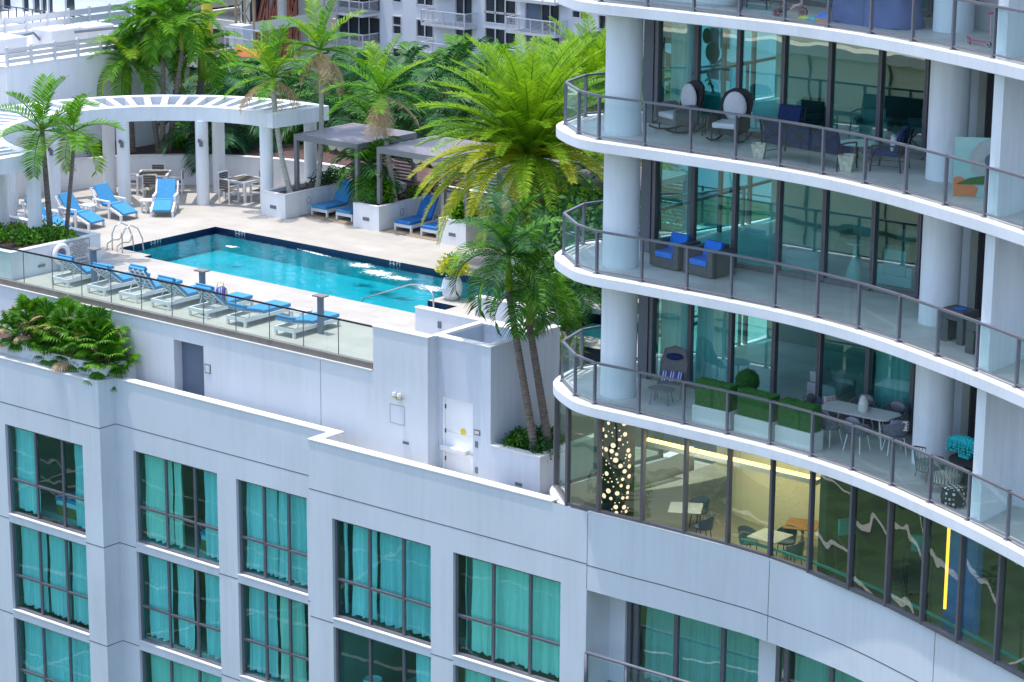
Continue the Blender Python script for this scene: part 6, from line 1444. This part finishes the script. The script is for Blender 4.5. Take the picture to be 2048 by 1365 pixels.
# ------------------------------------------------ garden beyond the deck
gp_=[]
def bgpalm(label,x,y,D,cr,leaf,seed,nf=14,ll=.8,droop=2.0,dead=0,group='dark palms in the garden beyond the pool',tr=.12,mixes=None,shaft=False):
    y=y+45 if y<135 else (y+20 if y<175 else y); cr=cr*.8 if y<195 else cr; c=pd(x,y,D); b=Vector((c.x+.3,c.y,min(c.z-3.2,-1))); return palm(label,b,c,cr,nf,group,leaf,shaft,tr,trunkm='trunk_grey',ll=ll,wd=.085,nl=22,droop=droop,upr=(-.5,1.4),seed=seed,dead=dead,mixes=mixes,hang=.6,vee=.15)
BP=[(470,238,98,2.1,'leaf_blue','arching blue green palm low behind the pergola right half'),(415,262,97,1.9,'leaf_blue','low arching blue green palm directly behind the pergola slats'),(560,225,100,2.2,'leaf_dark','dark palm behind the wind blown palm of the first planter'),
(515,190,104,2.2,'leaf_dark','dark palm below the construction site left of the pergola end'),(610,190,104,2.4,'leaf_dark','dark palm right behind the tall white trunk by the pergola end'),(655,240,99,2.3,'leaf_blue','drooping palm just above the first cabana roof left side'),(700,205,102,2.6,'leaf_dark','dark palm above the first cabana roof middle'),
(745,245,98,2.2,'leaf_mid','mid green palm behind the first cabana right corner'),(700,120,112,2.4,'leaf_blue','bluish palm against the white apartment corner balcony'),(655,150,110,2.3,'leaf_dark','dark palm below the left apartment balcony'),(795,190,103,2.4,'leaf_dark','dark palm between first and second cabana roofs'),
(845,235,99,2.3,'leaf_dark','dark palm behind the second cabana roof'),(860,120,110,2.6,'leaf_mid','green palm in front of the apartment sliding doors'),(900,140,106,2.4,'leaf_dark','dark palm left of the big date palm crown'),(925,95,112,2.3,'leaf','bright young palm above the date palm crown left'),
(985,105,110,2.3,'leaf','bright palm behind the top of the date palm'),(815,100,115,2.2,'leaf_dark','thin dark palm in front of the double apartment window'),(1045,125,110,2.3,'leaf_mid','palm behind the date palm top fronds'),(1110,105,108,2.2,'leaf','bright palm below the right apartment balcony'),
(1165,80,110,2.1,'leaf_mid','palm in front of the blue grey apartment wall'),(1200,90,112,1.6,'leaf_blue','silvery palm close to the tower column top'),(1150,150,100,2.6,'leaf_bright','bright yellow green palm just left of the tower column'),(1280,170,98,2.4,'leaf_bright','bright palm seen between tower column and grey pillar'),
(440,150,106,2.0,'leaf_dark','dark palm under the construction hoist'),(490,130,110,1.9,'leaf_mid','small green palm next to the orange netting'),(1130,420,92,2.2,'leaf_mid','palm behind the fourth cabana left of the tower'),(1180,330,94,2.2,'leaf_yellow','yellowing palm left of the lower tower column'),(1290,330,92,2.0,'leaf_yellow','yellowing palm in the gap right of the lower tower column'),(960,200,103,2.4,'leaf_dark','dark palm hidden behind the date palm left side'),(740,330,90,1.3,'leaf_mid','small palm behind the slatted screen of the second cabana')]
for i,(x,y,D,cr,lf,lb) in enumerate(BP): bgpalm(lb,x,y,D,cr,lf,100+i,dead=(3 if i in (3,9,13) else 0),mixes=(('leaf_mid' if lf=='leaf_dark' else 'leaf_dark'),.25))
# hedges: one wall of leaves beyond the pergola, and low garden mass (uncountable)
def mass(name,pts,seed,mts,n,ls,h,rad,kind_label=None):
    rr=random.Random(seed); m=MB()
    for (x,y,D) in pts:
        c=pd(x,y,D)
        for k in range(n):
            m.cur=0 if rr.random()>.3 else 1; q=Vector((rr.gauss(0,rad),rr.gauss(0,rad),rr.gauss(0,h))); p=c+q; d=Vector((rr.uniform(-1,1),rr.uniform(-1,1),rr.uniform(-.3,1))).normalized()*ls*rr.uniform(.5,1.2); w=d.cross(Vector((rr.uniform(-1,1),rr.uniform(-1,1),rr.uniform(-1,1)))).normalized()*ls*.25
            m.add([p,p+d*.5+w,p+d,p+d*.5-w],[(0,1,2,3)])
    o=m.build(name,mts); tag(o,'dense green garden foliage beyond the pool deck','foliage',kind='stuff'); return o
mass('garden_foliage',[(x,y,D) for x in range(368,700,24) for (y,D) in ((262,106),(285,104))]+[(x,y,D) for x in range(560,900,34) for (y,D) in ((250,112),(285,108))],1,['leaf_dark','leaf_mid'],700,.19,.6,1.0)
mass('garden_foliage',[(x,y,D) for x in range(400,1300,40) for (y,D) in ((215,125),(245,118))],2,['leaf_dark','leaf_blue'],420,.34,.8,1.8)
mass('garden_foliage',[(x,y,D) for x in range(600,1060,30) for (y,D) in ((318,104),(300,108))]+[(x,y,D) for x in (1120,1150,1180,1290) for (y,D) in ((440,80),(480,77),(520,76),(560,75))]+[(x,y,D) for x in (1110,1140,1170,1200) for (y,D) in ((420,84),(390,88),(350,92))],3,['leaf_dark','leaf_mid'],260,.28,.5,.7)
struct(MB().prism([(-110,72.8),(-30,72.8),(-30,92),(-110,92)],-6.6,-6.4).build('garden_ground','grass'))
gs_=MB().prism([(-75,72.9),(-38,72.9),(-38,80),(-75,80)],-3.3,-.5).build('garden_bed','grass'); struct(gs_)
# ================================================================== BACKGROUND BUILDINGS
YA=174.0
ap=thing('apartment_building','white apartment block with white railed balconies far behind the palms','building',(-125,YA,ZG))
def wx(x,y,Y=YA): p=py(x,y,Y); return p.x,p.z
wl=MB(); ops=[]; frames=[]
def wrect(x0,y0,x1,y1,Y): a=py(x0,y0,Y); b=py(x1,y1,Y); return a.x,b.x,b.z,a.z
xl=py(672,30,YA).x; xr=py(1700,60,YA).x
rects=[]
def win_bg(x0,y0,x1,y1,nx,nz,mt_='bg_glass',Y=YA,label=None):
    a,b,c,d=wrect(x0,y0,x1,y1,Y); rects.append((a,b,c,d)); f=MB(); w=.10
    f.box(a-w,b+w,Y-.05,Y,d,d+w); f.box(a-w,b+w,Y-.05,Y,c-w,c); f.box(a-w,a,Y-.05,Y,c,d); f.box(b,b+w,Y-.05,Y,c,d)
    for i in range(1,nx): x=a+(b-a)*i/nx; f.box(x-.06,x+.06,Y-.05,Y,c,d)
    xs=[a]+sum([[a+(b-a)*i/nx-.06,a+(b-a)*i/nx+.06] for i in range(1,nx)],[])+[b]
    for j in range(1,nz):
        z=c+(d-c)*j/nz
        for q in range(0,len(xs),2): f.box(xs[q],xs[q+1],Y-.045,Y-.002,z-.06,z+.06)
    fo=f.build('window','bg_metal_white',ap); MB().add([(a,Y+.12,c),(b,Y+.12,c),(b,Y+.12,d),(a,Y+.12,d)],[(0,1,2,3)]).build('pane',mt_,fo)
FH2=64
for k in (-1,0,1,2):
    s=k*FH2
    win_bg(677,28+s,760,87+s,4,1); win_bg(786,33+s,802,69+s,1,2); win_bg(834,40+s,866,76+s,2,1); win_bg(912,-14+s+.0,944,47+s,2,1); win_bg(971,26+s-2,1031,51+s,3,1); win_bg(971,56+s,1031,94+s,3,1); win_bg(1083,2+s,1118,66+s,2,1); win_bg(1052,2+s,1080,66+s,1,1,'bg_blue')
    win_bg(1145,22+s,1177,38+s,2,1); win_bg(1199,31+s,1225,60+s,2,1)
    win_bg(1310,40+s,1350,90+s,2,1); win_bg(1420,55+s,1460,100+s,2,1)
facade(wl,[xl,xr]+[v for r in rects for v in r[:2]],[ZG,py(850,-60,YA).z]+[v for r in rects for v in r[2:]],rects,YA,.12)
wl.add([(xl,YA,ZG),(xl,YA+40,ZG),(xl,YA+40,py(850,-60,YA).z),(xl,YA,py(850,-60,YA).z)],[(0,3,2,1)])
wl.build('wall','bg_white',ap)
xb0,xb1=py(1119,40,YA).x,py(1177,40,YA).x
MB().box(xb0,xb1+0.05,YA-.03,YA-.004,ZG,12).build('blue_wall_panel','bg_blue',ap) if False else None
def balcony_bg(x0,y0,x1,dep,k,Y=YA,blue=False):
    a=py(x0,y0,Y); b=py(x1,y0,Y); z=a.z; o=MB(); o.box(a.x,b.x,Y-dep,Y-.001,z-.25,z); so=o.build('balcony','bg_metal_white',ap); r=MB()
    for xx in [a.x+(b.x-a.x)*i/4 for i in range(5)]: r.box(xx-.04,xx+.04,Y-dep,Y-dep+.08,z,z+1.1)
    for i in range(9): r.box(a.x,b.x,Y-dep+.02,Y-dep+.05,z+.12+.11*i,z+.15+.11*i)
    r.box(a.x,b.x,Y-dep-.02,Y-dep+.1,z+1.08,z+1.16)
    for i in range(9): 
        for xx in (a.x,b.x): r.box(xx-.015,xx+.015,Y-dep+.1,Y,z+.12+.11*i,z+.15+.11*i)
    for xx in (a.x,b.x): r.box(xx-.04,xx+.04,Y-dep+.1,Y,z+1.08,z+1.16)
    r.build('railing','bg_metal_white',so)
for k in (-1,0,1,2):
    s=k*FH2-14*0
    balcony_bg(655,28+s-14,757,2.2,k); balcony_bg(868,44+s-3,955,1.8,k); balcony_bg(1038,66+s-10,1135,1.8,k); balcony_bg(1196,92+s-10,1290,1.8,k)
# construction building, facade along the other street direction
XC=py(672,30,YA).x-.5
con=thing('construction_building','unfinished pale concrete building with open floors and rust coloured studs','building',(XC,150,ZG))
def yz(x,y): p=px(x,y,XC); return p.y,p.z
w=MB(); y1=yz(690,20)[0]; yl=yz(-40,60)[0]
z00=yz(560,38)[1]; F=3.75
for k in range(-3,6):
    z=z00+F*k; w.box(XC-9,XC,yz(497,40)[0],YA-2.2,z-.9,z)
w.build('slab','bg_cream',con)
yc0=yz(497,40)[0]
m=MB(); rr=random.Random(8)
for k in range(-3,5):
    z=z00+F*k; y=yc0
    while y<YA-3:
        ww=rr.choice([1.2,2.0,2.8]); 
        mt_=rr.choice([0,1,1,2]); m.cur=mt_; m.box(XC-.8,XC-.6,y,min(y+ww,YA-2.3),z,z+F-.9); y+=ww+.1
m.build('infill_panel',['bg_glass','bg_cream','concrete'],con)
m=MB()
for k in range(-3,5):
    z=z00+F*k
    for q in range(26):
        y=yc0+1+q*(YA-5-yc0)/26; 
        if rr.random()<.6: m.bar((XC-.2,y,z),(XC-.2,y+rr.choice([0,0,.9]),z+F-.9),.18,.18,(1,0,0))
m.build('stud','rust',con)
for k in range(-3,3):
    z=z00+F*k
    for y in [yc0+.2+j*6 for j in range(12)]: MB().box(XC-1.2,XC-.5,y,y+.5,z,z+F-.9).build('pillar','bg_cream',con)
# older frame to the left with hoist tower
c2=thing('construction_building','bare concrete frame behind the bed palms with yellow hoist mast','building',(XC-6,130,ZG)); w=MB()
XD=XC-14; p=px(197,6,XD); q=px(497,0,XD)
for k in range(-6,3): 
    z=px(300,20,XD).z+3.6*k; w.box(XD-8,XD,p.y,q.y+8,z-.6,z)
w.build('slab','bg_cream',c2); w=MB()
for k in range(-6,3):
    z=px(300,20,XD).z+3.6*k
    for j in range(6): y=p.y+j*(q.y-p.y+7.4)/5; MB().box(XD-.9,XD-.1,y,y+.6,z,z+3.0).build('pillar','concrete',c2)
w=MB()
for k in range(-6,3): z=px(300,20,XD).z+3.6*k; w.box(XD-5,XD-4.6,p.y,q.y+8,z,z+3.0)
w.build('inner_wall','olive_dark',c2)
for (xx,mt_,lb) in ((490,'tower_tan','brown lattice hoist mast on the construction site'),(415,'crane_yellow','yellow vertical mast on the construction site')):
    o=MB(); c=pd(xx,60,205)
    h0=c.z-14; 
    for sx in (-.5,.5):
        for sy in (-.5,.5): o.bar((c.x+sx,c.y+sy,h0),(c.x+sx,c.y+sy,c.z+20),.14,.14)
    for i in range(24): z=h0+i*1.4; s=1 if i%2 else -1; o.bar((c.x-.5*s,c.y-.5,z),(c.x+.5*s,c.y-.5,z+1.4),.09,.09); o.bar((c.x+.5,c.y-.5*s,z),(c.x+.5,c.y+.5*s,z+1.4),.09,.09); o.box(c.x-.5,c.x+.5,c.y-.55,c.y-.45,z-.05,z+.05)
    if xx==415:
        o=MB(); o.tube([(c.x,c.y,h0),(c.x,c.y,c.z+20)],.45,8)
    o=o.build('hoist_mast',mt_); rebase(o); tag(o,lb,'mast')
o=MB(); c=pd(485,75,200); 
for i in range(5): o.box(c.x-2+i*1.0,c.x-1.93+i*1.0,c.y,c.y+.1,c.z-1,c.z+.6)
for z in (-1,-.2,.6): o.box(c.x-2,c.x+2.05,c.y-.02,c.y+.06,c.z+z,c.z+z+.08)
o.box(c.x-1.8,c.x-.3,c.y+.3,c.y+1.5,c.z-1,c.z+.8); o=o.build('hoist_cage','bg_metal_white'); rebase(o); tag(o,'white railed hoist landing in front of the construction site','cage')
o=MB(); c=pd(495,104,190); o.add([(c.x-1.6,c.y,c.z-.4),(c.x+1.3,c.y,c.z-.4),(c.x+1.2,c.y+.3,c.z+.3),(c.x-.3,c.y+.3,c.z+.1),(c.x-1.4,c.y+.2,c.z+.4),(c.x-1.6,c.y+.25,c.z-.4),(c.x+1.3,c.y+.25,c.z-.4),(c.x+1.2,c.y+.55,c.z+.3),(c.x-.3,c.y+.55,c.z+.1),(c.x-1.4,c.y+.45,c.z+.4)],[(0,1,2,3,4),(9,8,7,6,5),(0,5,6,1),(1,6,7,2),(2,7,8,3),(3,8,9,4),(4,9,5,0)]); o=o.build('safety_netting','orange'); rebase(o); tag(o,'orange safety netting on the construction site','netting')
# far left building with glass terrace
YL=py(90,20,1).y; YL=150.0
lf=thing('terrace_building','pale building with dark tall windows and glass terrace rail at the top left','building',(-170,YL,ZG))
a=py(-60,40,YL); b=py(195,40,YL)
zt_=py(0,40,YL).z
w=MB(); w.box(a.x,b.x,YL,YL+5,ZG,zt_); w.build('terrace_block','bg_white',lf)
w=MB(); ops=[]; Yb=YL+5
for (x0,x1) in ((5,22),(45,58),(66,80),(82,94),(96,106),(130,150)): u=py(x0,25,Yb).x; v=py(x1,25,Yb).x; ops.append((u,v,zt_+.05,zt_+4.2))
facade(w,[a.x,b.x+1]+[v for o in ops for v in o[:2]],[zt_,zt_+.05,zt_+4.2,zt_+9],ops,Yb,.3); w.build('wall','bg_white',lf)
for o_ in ops: MB().add([(o_[0],Yb+.25,o_[2]),(o_[1],Yb+.25,o_[2]),(o_[1],Yb+.25,o_[3]),(o_[0],Yb+.25,o_[3])],[(0,1,2,3)]).build('window','bg_glass',lf)
MB().box(b.x-.5,b.x+.9,Yb-.05,Yb-.01,zt_,zt_+9).build('dark_bay','frame_dark',lf)
MB().add([(a.x,YL+.05,zt_),(b.x,YL+.05,zt_),(b.x,YL+.05,zt_+1.25),(a.x,YL+.05,zt_+1.25)],[(0,1,2,3)]).build('glass_rail','clear_glass',lf)
m=MB(); n=16
for i in range(n+1): x=a.x+(b.x-a.x)*i/n; m.box(x-.04,x+.04,YL+.0,YL+.08,zt_,zt_+1.25)
m.box(a.x,b.x,YL,YL+.1,zt_+1.25,zt_+1.33); m.build('rail_post','frame_mid',lf)
w=MB().box(a.x,b.x+60,YL+30,YL+31,ZG,30); w.build('rear_wall','bg_white',lf)
# ================================================================== BUILDING ACROSS THE STREET (what the windows mirror)
op=thing('parking_garage','beige garage across the street, mirrored in the tower windows','building',(-90,-15,ZG))
w=MB(); w.box(-125,-58,-40,-14,ZG,-1.2); w.build('wall','beige',op)
m=MB()
for z in (-24.5,-21,-17.5,-14,-10.5,-7,-4.2): m.box(-125.05,-57.95,-14.0,-13.8,z-.12,z+.12)
for i in range(14): x=-124+i*5; m.box(x-.05,x+.05,-14,-13.9,ZG,-1.2)
m.build('ledge','olive_dark',op)
m=MB(); m.box(-125.3,-57.7,-40,-13.6,-1.2,-.7)
for i in range(9): m.box(-125,-58,-15.5-i*2.4,-15.1-i*2.4,-.69,-.3)
m.build('roof_edge','beige_line',op)
m=MB(); 
for i in range(9): m.box(-125,-58,-17.6-i*2.4,-15.6-i*2.4,-.695,-.65)
m.build('roof_bay','olive_dark',op)
o2=thing('dark_office_block','dark office block with pale floor lines, mirrored in the hotel windows','building',(-30,-16,ZG)); w=MB(); w.box(-52,10,-45,-18,ZG,-6); w.build('wall','olive_dark',o2)
m=MB()
for z in (-25,-21.5,-18,-14.5,-11,-7.5): m.box(-52.05,10.05,-18,-17.8,z-.18,z+.18)
m.build('floor_line','beige_line',o2)
rr=random.Random(21); 
for i in range(14):
    x=-150+i*13+rr.uniform(-3,3); y=rr.uniform(4,30) if i%3 else rr.uniform(-8,2)
    t=thing('street_tree','round dark green street tree on the lawn below the camera','tree',(x,y,ZG),0,'street trees on the lawn below the camera'); m=MB(); m.tube([(x,y,ZG),(x+.2,y,ZG+3),(x,y,ZG+5)],[.25,.18,.12],7); m.build('trunk','trunk_grey',t); m=MB()
    for k in range(9): leaf_blob(m,(x+rr.uniform(-1.8,1.8),y+rr.uniform(-1.8,1.8),ZG+4+rr.uniform(0,2)),1.6,1.6,1.4,120,.6,rr)
    m.build('crown','leaf_dark',t)
# ================================================================== LIGHT
wd_=bpy.data.worlds.new('World'); S.world=wd_; wd_.use_nodes=True; nt=wd_.node_tree; bgn=nt.nodes['Background']; sk=nt.nodes.new('ShaderNodeTexSky'); sk.sky_type='NISHITA'; sk.sun_disc=False
SUN=Vector((-.16,-.075,1)).normalized()
sk.sun_elevation=math.asin(SUN.z); sk.sun_rotation=math.atan2(SUN.x,SUN.y); sk.air_density=1.0; sk.dust_density=1.5; sk.ozone_density=1.0
nt.links.new(sk.outputs[0],bgn.inputs[0]); bgn.inputs[1].default_value=.15
ld_=bpy.data.lights.new('sun','SUN'); ld_.energy=1.8; ld_.angle=R(.5); ld_.color=(1,.96,.90); lo=bpy.data.objects.new('sun',ld_); col.objects.link(lo); lo.rotation_euler=SUN.to_track_quat('Z','Y').to_euler(); lo.location=(-50,40,60)
S.view_settings.view_transform='Standard'; S.view_settings.look='None'; S.view_settings.exposure=1.2; S.view_settings.gamma=1
S.render.engine='CYCLES'; cy=S.cycles; cy.max_bounces=8; cy.diffuse_bounces=3; cy.glossy_bounces=4; cy.transparent_max_bounces=16; cy.transmission_bounces=4; cy.caustics_reflective=False; cy.caustics_refractive=False; cy.sample_clamp_indirect=4
